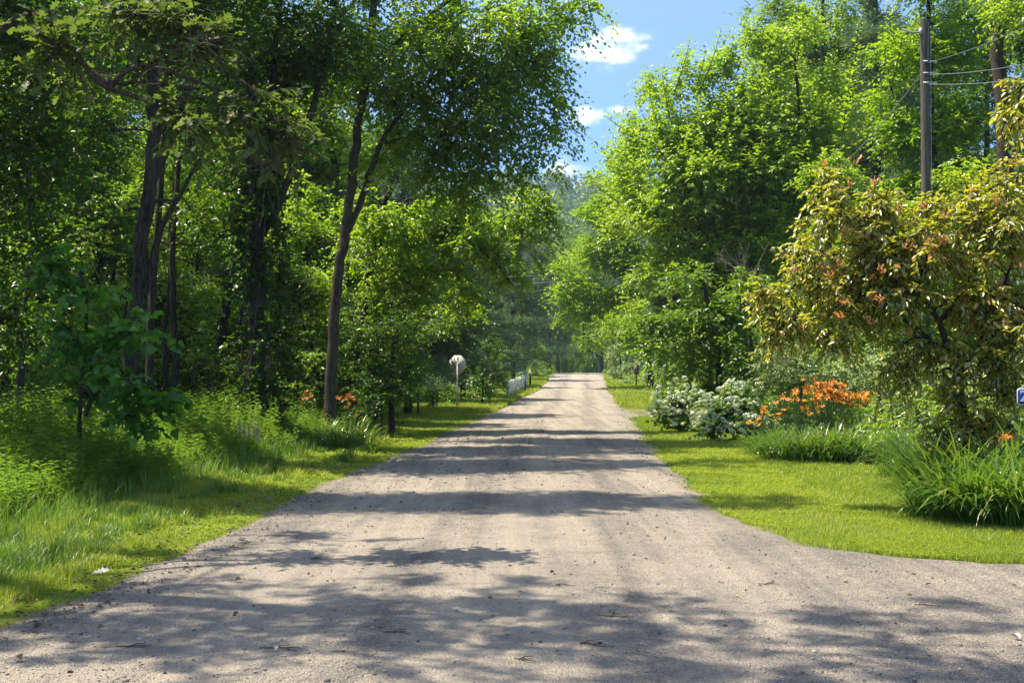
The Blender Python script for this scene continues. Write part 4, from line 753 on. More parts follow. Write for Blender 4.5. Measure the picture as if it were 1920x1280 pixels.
r = rng(88); bt = [o for o in scn.objects if o.get('label', '').startswith('ornamental tree with bronze')][0]; g = Geo()
tips = [(1545, 300), (1602, 292), (1640, 336), (1687, 384), (1732, 382), (1772, 396), (1870, 372), (1490, 505), (1566, 500), (1652, 498), (1540, 497), (1702, 452), (1862, 478), (1914, 490), (1590, 345), (1760, 440), (1820, 350), (1900, 300)] + [(r.uniform(1500, 1910), r.uniform(420, 620)) for _ in range(20)]
for px, py in tips:
    c = np.array(P(px, py, 14.6 + r.uniform(-.2, .3))); n = 8; az = r.uniform(0, 6.28, n); ax = np.stack([np.cos(az) * .7, np.sin(az) * .7, r.uniform(.3, 1.3, n)], 1)
    leaves(g, c - [0, 0, .05] + r.normal(0, .025, (n, 3)), ax, r.normal(0, 1, (n, 3)) + [0, 0, .6], r.uniform(.045, .09, n), .42, r.random(n), 'oval')
    tubes(g, np.array([c + [.02, .05, -.12], c + [0, .02, -.06], c]), np.array([.003, .0025, .002]), 3)
me = g.mesh('red_shoots'); me.transform(__import__('mathutils').Matrix.Translation(-bt.location)); link_mesh('red_shoots', me, M['red_shoot'], bt, world=False)
# grey-green garden shrubs behind the lilies
make_tree('garden_shrub', 'grey-green small-leaved shrub behind the orange daylilies', 'shrub', on_ground(1500, 26.5),
    [(rooted(1500, 26.5, (1500, 760), (1510, 700)), .04, .02)], [pb(1450, 690, 26.5, 60, 60, .8), pb(1640, 690, 26.5, 90, 60, .8), pb(1500, 680, 27, 90, 55, .8), pb(1465, 720, 26.5, 60, 65, .8), pb(1560, 690, 27, 100, 50, .8), pb(1480, 790, 26.5, 80, 50, .6), pb(1600, 730, 27, 80, 55, .8), pb(1560, 790, 26.5, 90, 45, .6)], leaf='leaf_grey', bark='twig', ll=.085, wd=.5, dens=3.0, crad=.40, ntw=7, nlf=9, seed=83, droop=.1)
make_tree('garden_shrub', 'pale twiggy shrub between the daylilies and the bronze tree', 'shrub', on_ground(1680, 24.5),
    [(rooted(1680, 24.5, (1680, 780), (1690, 720)), .04, .02)], [pb(1680, 740, 24.5, 65, 60, .7), pb(1720, 790, 24, 60, 55, .5), pb(1700, 690, 25, 70, 40, .7), pb(1790, 740, 25, 70, 70, .8), pb(1870, 740, 25.5, 80, 80, .8), pb(1640, 810, 24.4, 50, 40, .5)], leaf='leaf_grey', bark='twig', ll=.08, wd=.5, dens=3.0, crad=.38, ntw=7, nlf=9, seed=84, droop=.1)

make_tree('garden_shrub', 'low leafy shrub under the bronze tree behind the strap-leaved clumps', 'shrub', on_ground(1780, 19),
    [(rooted(1780, 19, (1780, 800), (1785, 740)), .03, .012)], [pb(1700, 800, 19.5, 70, 45, .5), pb(1790, 780, 19, 80, 60, .6), pb(1880, 760, 19, 70, 70, .6), pb(1760, 720, 19.6, 90, 50, .6), pb(1640, 780, 20.5, 50, 50, .5)], leaf='leaf_bright', bark='twig', ll=.08, wd=.45, dens=2.6, crad=.36, ntw=6, nlf=9, seed=85, droop=.1)
make_tree('garden_shrub', 'pale green airy shrub bank filling the space under the bronze tree, behind the lilies', 'shrub', on_ground(1640, 23.8),
    [(rooted(1640, 23.8, (1640, 780), (1650, 700)), .04, .015), (rooted(1840, 23.8, (1840, 760), (1840, 700)), .04, .015)],
    [pb(1600, 690, 25.4, 90, 45, .6), pb(1700, 680, 24, 90, 50, .7), pb(1800, 690, 24, 90, 60, .7), pb(1890, 700, 24, 80, 70, .7), pb(1740, 750, 23.6, 90, 55, .6), pb(1850, 780, 23, 90, 60, .6)], leaf='leaf_grey', bark='twig', ll=.085, wd=.45, dens=2.2, crad=.40, ntw=7, nlf=9, seed=86, droop=.15)
# hydrangeas
def flower_head(seed, rad=.075, n=70):
    r = rng(seed); g = Geo(); u = nrm(r.normal(0, 1, (n, 3))); u[:, 2] = np.abs(u[:, 2]) * .8 - .12; u = nrm(u)
    pos = u * rad * np.array([1.1, 1.1, .75]); t1 = nrm(np.cross(u, r.normal(0, 1, u.shape)))
    for k in range(2): leaves(g, pos - t1 * .013, t1, u, .027, .9, r.uniform(.2, 1, n), 'kite', -.1, 0); t1 = np.cross(u, t1)
    return g.mesh('flower_head')
heads = [flower_head(s) for s in (1, 2, 3)]
for h in heads: h.materials.append(M['floret'])
def hydrangea(px, Y, label, blobs, n, seed, side=-1):
    root = make_tree('hydrangea_bush', label, 'hydrangea', on_ground(px, Y), [(rooted(px, Y, (px, 790), (px, 770)), .03, .02)], blobs, leaf='leaf_mid', bark='twig', ll=.12, wd=.75, dens=3.4, crad=.28, ntw=5, nlf=7, shape='oval', seed=seed, droop=.1, flat=.5, crown='foliage')
    r = rng(seed + 1); k = 0
    while k < n:
        b = blobs[r.integers(len(blobs))]; u = nrm(r.normal(0, 1, 3)); u[1] = -abs(u[1]) * r.choice([1, 1, -1]); 
        if u[2] < -.35: continue
        u[0] = u[0] * .8 + side * .25
        p = np.array(b[0]) + nrm(u) * np.array(b[1]) * r.uniform(1.0, 1.22)
        if p[2] < h1(p[0], p[1]) + .12: continue
        o = bpy.data.objects.new('flower_head', heads[k % 3]); col.objects.link(o); o.parent = root
        o.location = Vector(p) - root.location; o.rotation_euler = (r.normal(0, .5), r.normal(0, .5), r.uniform(0, 6)); s = r.uniform(.65, 1.2); o.scale = (s, s, s); k += 1
hydrangea(1275, 33, 'white-flowered hydrangea, left and farther of the two, at the driveway edge', [pb(1275, 770, 33, 42, 34, .65), pb(1245, 780, 33, 30, 28, .5), pb(1270, 745, 33, 40, 32, .6), pb(1300, 752, 33.3, 30, 28, .5), pb(1290, 795, 33, 40, 22, .6)], 110, 91)
hydrangea(1375, 29, 'white-flowered hydrangea, right and nearer of the two, beside the daylily bed', [pb(1360, 785, 29, 40, 34, .6), pb(1395, 762, 29.3, 45, 42, .6), pb(1335, 780, 29, 34, 34, .5), pb(1385, 745, 29.3, 45, 34, .6), pb(1360, 760, 29, 50, 40, .6), pb(1420, 800, 28.6, 35, 28, .5), pb(1375, 815, 28.8, 55, 22, .5), pb(1330, 800, 29, 25, 20, .4)], 160, 93)

# ------------------------------------------------------------------ lilies and strap-leaved clumps
def ribbons(g, r, base, az, length, width, lean, arch, v, nseg=6):
    """arching strap leaves"""
    n = len(base); t = np.linspace(0, 1, nseg + 1)
    h = np.stack([np.cos(az), np.sin(az), 0 * az], 1); sdv = np.stack([-np.sin(az), np.cos(az), 0 * az], 1)
    th = lean[:, None] + arch[:, None] * t[None] ** 1.4      # angle from vertical
    ds = (length / nseg)[:, None]
    x = np.cumsum(np.sin(th) * ds, 1) - np.sin(th[:, :1]) * ds; z = np.cumsum(np.cos(th) * ds, 1) - np.cos(th[:, :1]) * ds
    c = base[:, None] + h[:, None] * x[..., None]; c[..., 2] += z
    wd = width[:, None] * np.array([.7] + [1] * (nseg - 2) + [.65, .06])[None, :nseg + 1] / 2
    V = np.concatenate([c + sdv[:, None] * wd[..., None], c - sdv[:, None] * wd[..., None]], 1); k = nseg + 1
    g.add(V, [(i, i + 1, k + i + 1, k + i) for i in range(nseg)], [], v)
def lily_flower(mat, seed):
    r = rng(seed); g = Geo(); az = np.arange(6) / 6 * 6.283
    ribbons(g, r, np.zeros((6, 3)), az, np.full(6, .085), np.where(np.arange(6) % 2, .030, .022), np.full(6, .5), np.full(6, 1.5), r.uniform(0, 1, 6), 4)
    me = g.mesh('flower'); me.materials.append(M[mat]); return me
fl_o = [lily_flower('orange', 1), lily_flower('orange', 2)]; fl_r = [lily_flower('redorange', 3), lily_flower('orange', 4)]
def lily(px, Y, label, n_leaf, spread, ln, flowers, seed, fl=fl_o, fs=1.0, scape=(.8, 1.1), name='daylily_plant', group=None, lean=.12, wd=.022):
    """flowers: list of (px, py) in the picture, or a number"""
    r = rng(seed); b = on_ground(px, Y); root = empty(name, b, label, 'daylily', group)
    g = Geo(); a = r.uniform(0, 6.283, n_leaf); rr = spread * np.sqrt(r.uniform(0, 1, n_leaf))
    base = np.stack([np.cos(a) * rr, np.sin(a) * rr * .8, 0 * a], 1); base[:, 2] = H(base[:, 0] + b.x, base[:, 1] + b.y) - b.z - .03
    az = np.where(r.random(n_leaf) < .75, a + r.normal(0, .6, n_leaf), r.uniform(0, 6.28, n_leaf))
    ribbons(g, r, base, az, ln * r.uniform(.55, 1.1, n_leaf), wd * r.uniform(.7, 1.2, n_leaf), lean + .25 * r.random(n_leaf) * (rr / spread + .3), r.uniform(.7, 2.1, n_leaf), np.clip(r.normal(.55, .25, n_leaf), 0, 1))
    link_mesh('leaves', g.mesh('leaves'), M['leaf_strap'], root, world=False)
    gs = Geo(); tips = []
    if isinstance(flowers, int): flowers = [None] * flowers
    for k, f in enumerate(flowers):
        aa = r.uniform(0, 6.28); s0 = np.array([math.cos(aa), math.sin(aa), 0]) * spread * .5 * r.random()
        if f is None: tip = s0 + np.array([math.cos(aa) * .25, math.sin(aa) * .2, r.uniform(*scape)])
        else: tip = np.array(P(f[0], f[1], Y + r.uniform(-.35, .35))) - np.array(b)
        mid = s0 * .5 + tip * .5 + np.array([0, 0, .08]); tubes(gs, resample([s0, mid, tip], 6), np.linspace(.006, .003, 6), 4)
        tips.append(tip)
        for j in range(2):   # buds
            bt = tip + r.normal(0, .03, 3) + np.array([0, 0, .0]); tubes(gs, np.array([tip - [0, 0, .04], bt + [0, 0, .03], bt + [0, 0, .06]]), np.array([.003, .008, .002]), 4)
    if tips: link_mesh('stems', gs.mesh('stems'), M['leaf_strap'], root, world=False)
    for k, tip in enumerate(tips):
        o = bpy.data.objects.new('flower', fl[k % 2]); col.objects.link(o); o.parent = root; o.location = tip
        o.rotation_euler = (r.normal(.7, .5), r.normal(0, .5), r.uniform(-1.2, 1.2)); s = r.uniform(.75, 1.35) * fs; o.scale = (s, s, s)
    return root
r = rng(300)
def fpts(n, cx, cy, sx, sy): return [(cx + r.normal(0, sx), cy + r.normal(0, sy)) for _ in range(n)]
lily(1560, 24.2, 'daylily with a dense cloud of orange flowers, centre of the garden bed', 260, .55, .85, fpts(52, 1545, 728, 17, 9) + fpts(14, 1532, 752, 18, 10), 301)
lily(1600, 24.4, 'daylily with many orange flowers towards the right end of the garden bed', 240, .5, .85, fpts(46, 1590, 742, 20, 10) + fpts(6, 1625, 742, 10, 5), 302)
lily(1500, 24.0, 'daylily with scattered orange flowers left of the dense orange cloud', 240, .5, .85, fpts(12, 1485, 745, 18, 8) + fpts(8, 1530, 765, 22, 10) + [(1506, 711), (1517, 724)], 303)
lily(1440, 24.4, 'daylily with a few low orange flowers beside the right hydrangea', 180, .4, .75, [(1432, 767), (1438, 772), (1452, 783), (1458, 786), (1461, 778), (1424, 786), (1410, 795), (1426, 797), (1405, 792), (1431, 770), (1446, 780), (1470, 770), (1434, 764)], 304)
for k, (px, Y, n, s, ln) in enumerate(((1480, 23.0, 330, .5, .9), (1545, 22.7, 380, .55, .95), (1610, 22.6, 380, .55, .95), (1668, 22.4, 330, .5, .9))):
    lily(px, Y, ('arching strap-leaved clump at the left front of the bed', 'arching strap-leaved clump below the dense orange flowers', 'arching strap-leaved clump right of the bed centre', 'arching strap-leaved clump at the right front end of the bed')[k], n, s, ln, 0, 310 + k, group='flowerless strap-leaved clumps along the bed front')
# the near clump at the right edge, and the taller ones behind it
for k, (px, Y, n, s, ln, fl) in enumerate(((1775, 13.9, 420, .34, .95, []), (1850, 13.4, 520, .36, 1.0, []), (1925, 13.2, 520, .36, 1.05, [(1888, 822), (1872, 828)]), (1800, 14.6, 480, .42, 1.3, [(1878, 868)]), (1905, 14.4, 480, .45, 1.35, [(1884, 820), (1893, 817)]), (1990, 13.4, 380, .4, 1.05, []))):
    lily(px, Y, ('lush strap-leaved daylily spilling onto the lawn, leftmost of the near clump', 'lush strap-leaved daylily in the middle of the near right clump', 'lush daylily with an orange flower at the right edge', 'tall daylily leaves rising behind the near clump below the bronze tree', 'tall daylily with orange flower below the blue number sign', 'daylily leaves cut by the right edge of the view')[k], n, s, ln, fl, 320 + k, fl=fl_r, group=None, wd=.024)
for k, (px, Y, n) in enumerate(((1740, 17.5, 300), (1800, 17.2, 300), (1870, 17.4, 300), (1700, 19.5, 260))):
    lily(px, Y, ('upright bright grass clump left of the bronze tree foot', 'upright bright grass clump behind the bronze tree foot', 'upright bright grass clump behind the blue number sign', 'bright grass clump beside the pale twiggy shrub')[k], n, .4, 1.2, 0, 340 + k, name='ornamental_grass', lean=.02, wd=.016)['category'] = 'grass clump'
# left lilies
lily(660, 27.2, 'leaning daylily with red-orange flowers at the foot of the brown trunk', 240, .45, .85, [(652, 742), (648, 748), (660, 746), (655, 757), (640, 745), (650, 764), (645, 750), (657, 739), (664, 750), (634, 747), (672, 772), (668, 778), (686, 795), (674, 811), (671, 754)], 351, fl=fl_r, fs=.85)
lily(600, 27.6, 'daylily with a few red-orange flowers left of the brown trunk', 220, .5, .8, [(575, 734), (585, 743), (570, 748), (583, 738), (538, 742), (536, 745), (578, 747)], 352, fl=fl_r, fs=.8)
lily(630, 26.2, 'strap-leaved clump without flowers in front of the left daylilies', 300, .5, .8, 0, 353)

# ------------------------------------------------------------------ small things
def part(root, name, g, mat, smooth=False):
    me = g.mesh(name, smooth); o = link_mesh(name, me, M[mat] if isinstance(mat, str) else mat, root, world=False); return o
# utility pole
b = on_ground(1737, 30); root = empty('utility_pole', b, 'weathered wooden utility pole with insulator and wires', 'utility pole')
top = P(1733, 38, 30); hz = top.z - b.z
g = Geo(); tubes(g, np.array([(0, 0, -.3), (0, 0, hz * .5), ((top.x - b.x), 0, hz)]), np.array([.130, .116, .102]), 20)
g.add(np.array([[(top.x - b.x) + .102 * math.cos(a), .102 * math.sin(a), hz] for a in np.arange(20) / 20 * 6.283] + [[top.x - b.x, 0, hz + .03]]), [], [(i, (i + 1) % 20, 20) for i in range(20)])
part(root, 'pole_shaft', g, 'pole_wood')
g = Geo(); tubes(g, np.array([(-.05, 0, hz), (-.05, 0, hz + .12)]), np.array([.012, .012]), 8); tubes(g, np.array([(-.05, 0, hz + .10), (-.05, 0, hz + .13), (-.05, 0, hz + .16), (-.05, 0, hz + .19), (-.05, 0, hz + .22)]), np.array([.03, .055, .03, .045, .01]), 12)
part(root, 'insulator', g, 'porcelain', True)
g = Geo(); z0 = P(1733, 60, 30).z - b.z; tubes(g, resample([(-.12, 0, z0), (-.35, -.02, z0 - .02), (-.62, -.02, z0 + .05)], 8), np.full(8, .022), 8); box(g, (-.15, -.02, z0), (.06, .1, .16)); part(root, 'lamp_bracket', g, 'steel')
wires_z = []
for py in (118, 140, 158):
    z1 = P(1733, py, 30).z - b.z; wires_z.append(z1 + b.z); g = Geo(); box(g, (.02, -.16, z1), (.30, .02, .03)); box(g, (.17, -.14, z1 - .02), (.05, .07, .07)); part(root, 'wire_bracket', g, 'steel')
g = Geo(); tubes(g, np.array([(.11, -.135, .1), (.09, -.12, hz * .55), (.06, -.105, hz - .35)]), np.full(3, .009), 6); part(root, 'ground_wire', g, 'cable')
g = Geo(); tubes(g, np.array([(.02 + 0, -.155, hz - .1), (0, -.16, hz - .9), (.01, -.165, hz - 1.6)]), np.array([.02, .028, .012]), 6); part(root, 'riser_conduit', g, 'darkpost')
def wire(label, a, e, sag, rad=.0065, name='overhead_wire', group=None):
    g = Geo(); t = np.linspace(0, 1, 30)[:, None]; p = np.array(a) * (1 - t) + np.array(e) * t; p[:, 2] -= (4 * sag * t * (1 - t))[:, 0]
    tubes(g, p, np.full(30, rad), 6); o = link_mesh(name, g.mesh(name, True), M['cable']); set_props(o, label, 'wire', group); return o
for py, (ex, ey), lb in ((118, (2200, -110), 'topmost overhead wire running right from the utility pole'), (140, (2200, 30), 'middle overhead wire running right from the utility pole'), (158, (2200, 70), 'lowest overhead wire running right from the utility pole')):
    wire(lb, P(1740, py, 29.85), P(ex, ey, 24), .28)
wire('slanting guy cable dropping down left from the utility pole', P(1728, 138, 30), P(1560, 330, 33), .12, .012, 'guy_cable')
for k, (y0, y1) in enumerate(((518, 511), (532, 525), (545, 540))):
    wire(('topmost', 'middle', 'lowest')[k] + ' of three faint wires crossing the road in front of the pines', P(790, y0, 92), P(1110, y1 - 3, 92), .25, .022, 'overhead_wire')

# stop sign seen from behind
b = on_ground(858, 51); root = empty('stop_sign', b, 'octagonal stop sign seen from its pale grey back', 'road sign'); rz = R(-24)
root.rotation_euler = (0, 0, rz)
sc_ = 51 / F; cz = P(858, 683, 51).z - b.z; ro = .405
oc = np.array([(ro * math.cos(R(22.5 + 45 * k)), 0, ro * math.sin(R(22.5 + 45 * k)) + cz) for k in range(8)])
def octa(name, y0, y1, s, mat):
    c = np.array([0, 0, cz]); A_ = (oc - c) * s + c; V = np.concatenate([A_ + [0, y0, 0], A_ + [0, y1, 0]])
    g = Geo(); g.add(V, [(0, 1, 2, 3), (0, 3, 4, 7), (4, 5, 6, 7), (11, 10, 9, 8), (15, 12, 11, 8), (15, 14, 13, 12)] + [(i, 8 + i, 8 + (i + 1) % 8, (i + 1) % 8) for i in range(8)])
    return part(root, name, g, mat)
octa('sign_plate', -.004, .004, 1, 'signback'); octa('sign_border', .0045, .007, .995, 'white'); octa('sign_face', .0075, .0095, .94, 'red')
g = Geo(); ht = cz + ro * .9
for x, wdt in ((-.026, .006), (.026, .006)): box(g, (x, -.028, ht / 2 - .1), (wdt, .034, ht + .2))
box(g, (0, -.0125, ht / 2 - .1), (.046, .005, ht + .2)); part(root, 'post', g, 'steel')
for z in (cz + .25, cz - .25):
    g = Geo(); tubes(g, np.array([(0, -.015, z), (0, -.024, z)]), np.array([.012, .009]), 8); part(root, 'bolt', g, 'steel')

# picket fence
fa, fe = G(952, 747), G(989, 727); fdir = (fe - fa); n = 34; root = empty('picket_fence', fa, 'short white picket fence under the pines', 'fence')
g = Geo()
for z in (.28, .78):
    d = fdir.normalized(); m_ = fdir * .5; rz_ = math.atan2(fdir.y, fdir.x); o_ = fdir.normalized().cross(Vector((0, 0, 1))) * -.03
    zz = m_.z + z; V = np.array([[0, 0, z], fdir[:] + np.array([0, 0, z])]); tubes(g, V + np.array([o_.x, o_.y, 0]), np.array([.04, .04]), 4)
part(root, 'rail', g, 'white_paint')
g = Geo(); rz_ = math.atan2(fdir.y, fdir.x); rr = rng(7)
for k in range(3):
    for i in range(n):
        if i % 3 != k: continue
        t = (i + .5) / n
        if .43 < t < .49 or .66 < t < .70: continue
        p = fdir * t; wv = fdir.length / n * .42; hh = 1.0 + .04 * rr.normal(); z0 = h1(fa.x + p.x, fa.y + p.y) - fa.z
        dx_, dy_ = math.cos(rz_) * wv, math.sin(rz_) * wv; nx_, ny_ = -math.sin(rz_) * .01, math.cos(rz_) * .01
        pr = [(-1, 0), (1, 0), (1, hh - .1), (0, hh), (-1, hh - .1)]
        V = [[p.x + dx_ * a + nx_ * s, p.y + dy_ * a + ny_ * s, z0 + z] for s in (1, -1) for a, z in pr]
        g.add(np.array(V), [(0, 1, 2, 4), (9, 7, 6, 5), (0, 5, 6, 1), (1, 6, 7, 2), (2, 7, 8, 3), (3, 8, 9, 4), (4, 9, 5, 0)], [(4, 2, 3), (9, 8, 7)])
part(root, 'pickets', g, 'white_paint')
for t in (.0, .46, .68, 1.0):
    p = fdir * t; g = Geo(); box(g, (p.x - .06, p.y, p.z + .5), (.09, .09, 1.1)); part(root, 'fence_post', g, 'white_paint' if t in (0, 1.0) else 'darkpost')

# mailbox
b = on_ground(981, 82); root = empty('mailbox', b, 'dark mailbox on a post above the end of the picket fence', 'mailbox'); zc = P(981, 705, 82).z - b.z
g = Geo(); a = np.linspace(0, math.pi, 9); prof = [(-.2, -.14), (-.2, .04)] + [(-.2 * math.cos(x), .04 + .2 * math.sin(x)) for x in a[1:-1]] + [(.2, .04), (.2, -.14)]
V = np.array([[x, y, zc + z] for y in (-.32, .32) for x, z in prof]); k = len(prof)
g.add(V, [(i, i + 1, k + i + 1, k + i) for i in range(k - 1)] + [(0, k, 2 * k - 1, k - 1)], [(0, i + 1, i) for i in range(1, k - 1)] + [(k, k + i, k + i + 1) for i in range(1, k - 1)]); part(root, 'box_body', g, 'mailbox')
g = Geo(); box(g, (0, -.33, zc + .14), (.44, .03, .16)); part(root, 'box_door', g, 'mailbox_top'); g = Geo(); box(g, (0, 0, (zc - .14) / 2 - .05), (.1, .1, zc - .04)); part(root, 'post', g, 'darkpost')
# two-plate marker
b = on_ground(994, 86); root = empty('marker_post', b, 'dark post with two narrow pale plates beside the mailbox', 'marker'); zc = P(993, 700, 86).z - b.z
g = Geo(); box(g, (0, .03, zc / 2), (.16, .08, zc + .4)); part(root, 'post', g, 'darkpost')
for x in (-.065, .065): g = Geo(); box(g, (x, -.03, zc), (.085, .015, .33)); part(root, 'plate', g, 'plate')
# slim posts
def slim_post(px, Y, py_top, label, wd=.07, mat='darkpost'):
    b = on_ground(px, Y); h_ = P(px, py_top, Y).z - b.z; root = empty('garden_post', b, label, 'post'); g = Geo(); tubes(g, np.array([(0, 0, -.2), (0, 0, h_ - .03)]), np.array([wd / 2, wd / 2]), 8); part(root, 'shaft', g, mat)
    g = Geo(); tubes(g, np.array([(0, 0, h_ - .03), (0, 0, h_ - .01), (0, 0, h_ + .02)]), np.array([wd / 2 + .012, wd / 2 + .012, .005]), 8); part(root, 'cap', g, mat)
slim_post(784, 44, 738, 'dark short post on the sunny verge left of the stop sign', .075)
slim_post(985, 74, 712, 'thin dark green post in front of the picket fence', .07)
slim_post(1233, 63, 700, 'thin dark post on the strip of lawn between the driveways', .08)
slim_post(1244, 86, 700, 'pale thin post at the far right driveway', .05, 'steel')
# brown sign on the right
b = on_ground(1193, 86); root = empty('notice_sign', b, 'small brown notice sign on a dark post at the far driveway', 'sign'); zc = P(1193, 693, 86).z - b.z
g = Geo(); box(g, (0, .03, zc / 2), (.09, .06, zc + .3)); part(root, 'post', g, 'darkpost'); g = Geo(); box(g, (0, -.015, zc), (.34, .025, .66)); part(root, 'sign_board', g, 'brownsign'); g = Geo(); box(g, (.01, -.034, zc - .14), (.10, .01, .30)); part(root, 'dark_mark', g, 'black')
b = on_ground(1141, 118); root = empty('notice_sign', b, 'small reddish sign at the far end of the road, right side', 'sign'); zc = P(1141, 671, 118).z - b.z
g = Geo(); box(g, (0, .03, zc / 2), (.08, .06, zc + .3)); part(root, 'post', g, 'brownsign'); g = Geo(); box(g, (0, -.015, zc), (.42, .025, .42)); part(root, 'sign_board', g, 'brownsign')
# blue number sign
Yb = 12.2; b = on_ground(1940, Yb); root = empty('number_sign', b, 'blue house number sign with white border at the right edge', 'number sign')
c = P(1942, 743, Yb) - b; hw, hh = 35 / F * Yb, 15.5 / F * Yb
def rrect(hw, hh, rad, y, y2):
    pts = []
    for cx, cz_, a0 in ((hw - rad, hh - rad, 0), (-hw + rad, hh - rad, 90), (-hw + rad, -hh + rad, 180), (hw - rad, -hh + rad, 270)):
        for k in range(6): a = R(a0 + 18 * k); pts.append((cx + rad * math.cos(a), cz_ + rad * math.sin(a)))
    n = len(pts); V = [(c.x + x, c.y + y, c.z + z) for x, z in pts] + [(c.x + x, c.y + y2, c.z + z) for x, z in pts] + [(c.x, c.y + y, c.z), (c.x, c.y + y2, c.z)]
    g = Geo(); g.add(np.array(V), [(i, (i + 1) % n, n + (i + 1) % n, n + i) for i in range(n)], [(2 * n, (i + 1) % n, i) for i in range(n)] + [(2 * n + 1, n + i, n + (i + 1) % n) for i in range(n)]); return g
part(root, 'sign_border', rrect(hw, hh, .028, 0, .004), 'white'); part(root, 'sign_panel', rrect(hw - .006, hh - .006, .024, -.003, -.0005), 'blue')
g = Geo(); box(g, (c.x + .05, c.y + .03, c.z / 2), (.045, .045, c.z + .16)); part(root, 'post', g, 'steel')
fc = bpy.data.curves.new('digit', 'FONT'); fc.body = '2'; fc.size = .152; fc.extrude = .0015; fc.offset = .0022; fc.align_x = 'CENTER'; fc.align_y = 'CENTER'
fo = bpy.data.objects.new('digit', fc); col.objects.link(fo); fo.parent = root; fo.location = (P(1918, 743, Yb) - b) + Vector((.004, -.006, 0)); fo.rotation_euler = (R(90), 0, 0); 
dm = bpy.data.meshes.new_from_object(fo.evaluated_get(bpy.context.evaluated_depsgraph_get())); bpy.data.objects.remove(fo); dm.materials.clear(); dm.materials.append(M['white'])
fo = bpy.data.objects.new('digit', dm); col.objects.link(fo); fo.parent = root; fo.location = (P(1918, 743, Yb) - b) + Vector((.004, -.006, 0)); fo.rotation_euler = (R(90), 0, 0)

# astilbe-like plumes
g = Geo(); r = rng(500); root = empty('plume_plant', on_ground(465, 22.5), 'small plant with three pale pink feathery plumes at the weed edge', 'flowering plant'); b = root.location
gs = Geo()
for px, py in ((449, 793), (466, 799), (478, 797), (458, 806), (484, 808)):
    tp_ = np.array(P(px, py, 22.5) - b); s0 = tp_ * [.6, .6, 0]; tubes(gs, np.array([s0, s0 * .5 + tp_ * .5, tp_]), np.array([.005, .004, .003]), 4)
    n = 240; t = r.uniform(0, 1, n); pos = tp_ + np.array([0, 0, -.22]) + np.stack([r.normal(0, .028, n) * (1 - t * .8), r.normal(0, .028, n) * (1 - t * .8), t * .28], 1)
    leaves(g, pos, r.normal(0, 1, (n, 3)) + [0, 0, .6], r.normal(0, 1, (n, 3)), .03, .5, r.random(n))
part(root, 'stems', gs, 'weed'); part(root, 'plumes', g, 'plume')

# ------------------------------------------------------------------ ground cover
def in_grass(x, y, margin=.0):
    l, rr_ = left_edge(y) + edge_noise(y, 0), right_edge(y) + edge_noise(y, 5)
    return (x < l + margin) | (x > rr_ - margin)
def blades(name, r, x, y, hgt, wid, mat='grass', bend=.55, vmu=.55, extra=None):
    n = len(x); z = H(x, y); a = r.uniform(0, 6.283, n); bd = r.uniform(.1, 1, n) * bend
    h = np.stack([np.cos(a), np.sin(a), 0 * a], 1); s = np.stack([-np.sin(a), np.cos(a), 0 * a], 1)
    b_ = np.stack([x, y, z - .01], 1); w_ = (wid / 2)[:, None]; up = np.array([0, 0, 1.])
    m_ = b_ + up * (hgt * .6)[:, None] + h * (bd * hgt * .35)[:, None]; t_ = b_ + up * (hgt * (1 - .25 * bd))[:, None] + h * (bd * hgt * 1.05)[:, None]
    V = np.stack([b_ + s * w_, b_ - s * w_, m_ - s * w_ * .8, m_ + s * w_ * .8, t_], 1)
    patch = .18 * vnoise(x * .9, y * .5, 21) + .10 * vnoise(x * 3.3, y * 2.1, 22)
    g = Geo(); g.add(V, [(0, 1, 2, 3)], [(3, 2, 4)], np.clip(r.normal(vmu, .27, n) + patch, 0, 1))
    o = link_mesh(name, g.mesh(name), M[mat]); set_props(o, kind='stuff'); return o
def scatter(r, n, xlo, xhi, y0, y1):
    """positions with density falling off as 1/distance^2; xlo/xhi functions of y"""
    u = r.random(n); y = 1 / (1 / y0 - u * (1 / y0 - 1 / y1)); t = r.random(n); lo, hi = xlo(y), xhi(y); return lo + (hi - lo) * t, y
r = rng(600)
def lod(y): return np.clip(y / 14, .75, 6)
# right lawn
x, y = scatter(r, 420000, lambda y: right_edge(y) - .25, lambda y: np.minimum(right_edge(y) + 9, y * .46 + 1), 10.2, 60); k = in_grass(x, y, .10 + .12 * r.random(len(x))) & (r.random(len(x)) < .25 + .75 * sstep(-.15, .5, x - right_edge(y)))
x, y = x[k], y[k]; blades('lawn_grass', r, x, y, r.uniform(.03, .075, len(x)) * (1 + .25 * (y / 30)), .0048 * lod(y), vmu=.60)
x, y = scatter(r, 60000, lambda y: right_edge(y) - .2, lambda y: right_edge(y) + 14, 60, 125); k = in_grass(x, y, .1); x, y = x[k], y[k]; blades('far_lawn_grass', r, x, y, r.uniform(.08, .2, len(x)), .004 * lod(y) * 1.6, vmu=.65)
# left verge
def verge_h(x, y): return .035 + .11 * sstep(.6, 2.6, left_edge(y) - x)
x, y = scatter(r, 420000, lambda y: np.maximum(left_edge(y) - 4.6, -y * .47), lambda y: left_edge(y) + .3, 7.4, 48); k = in_grass(x, y, .08 + .14 * r.random(len(x))); x, y = x[k], y[k]
tall = (vnoise(x * 1.4, y * 1.0, 31) > .25); blades('verge_grass', r, x, y, verge_h(x, y) * r.uniform(.45, 1.25, len(x)) * (1 + .5 * tall), .0050 * lod(y), bend=.8, vmu=.56)
x, y = scatter(r, 90000, lambda y: left_edge(y) - 6, lambda y: left_edge(y) + .2, 48, 125); k = in_grass(x, y, .1); x, y = x[k], y[k]; blades('far_verge_grass', r, x, y, r.uniform(.1, .28, len(x)), .0045 * lod(y) * 1.5, vmu=.58)
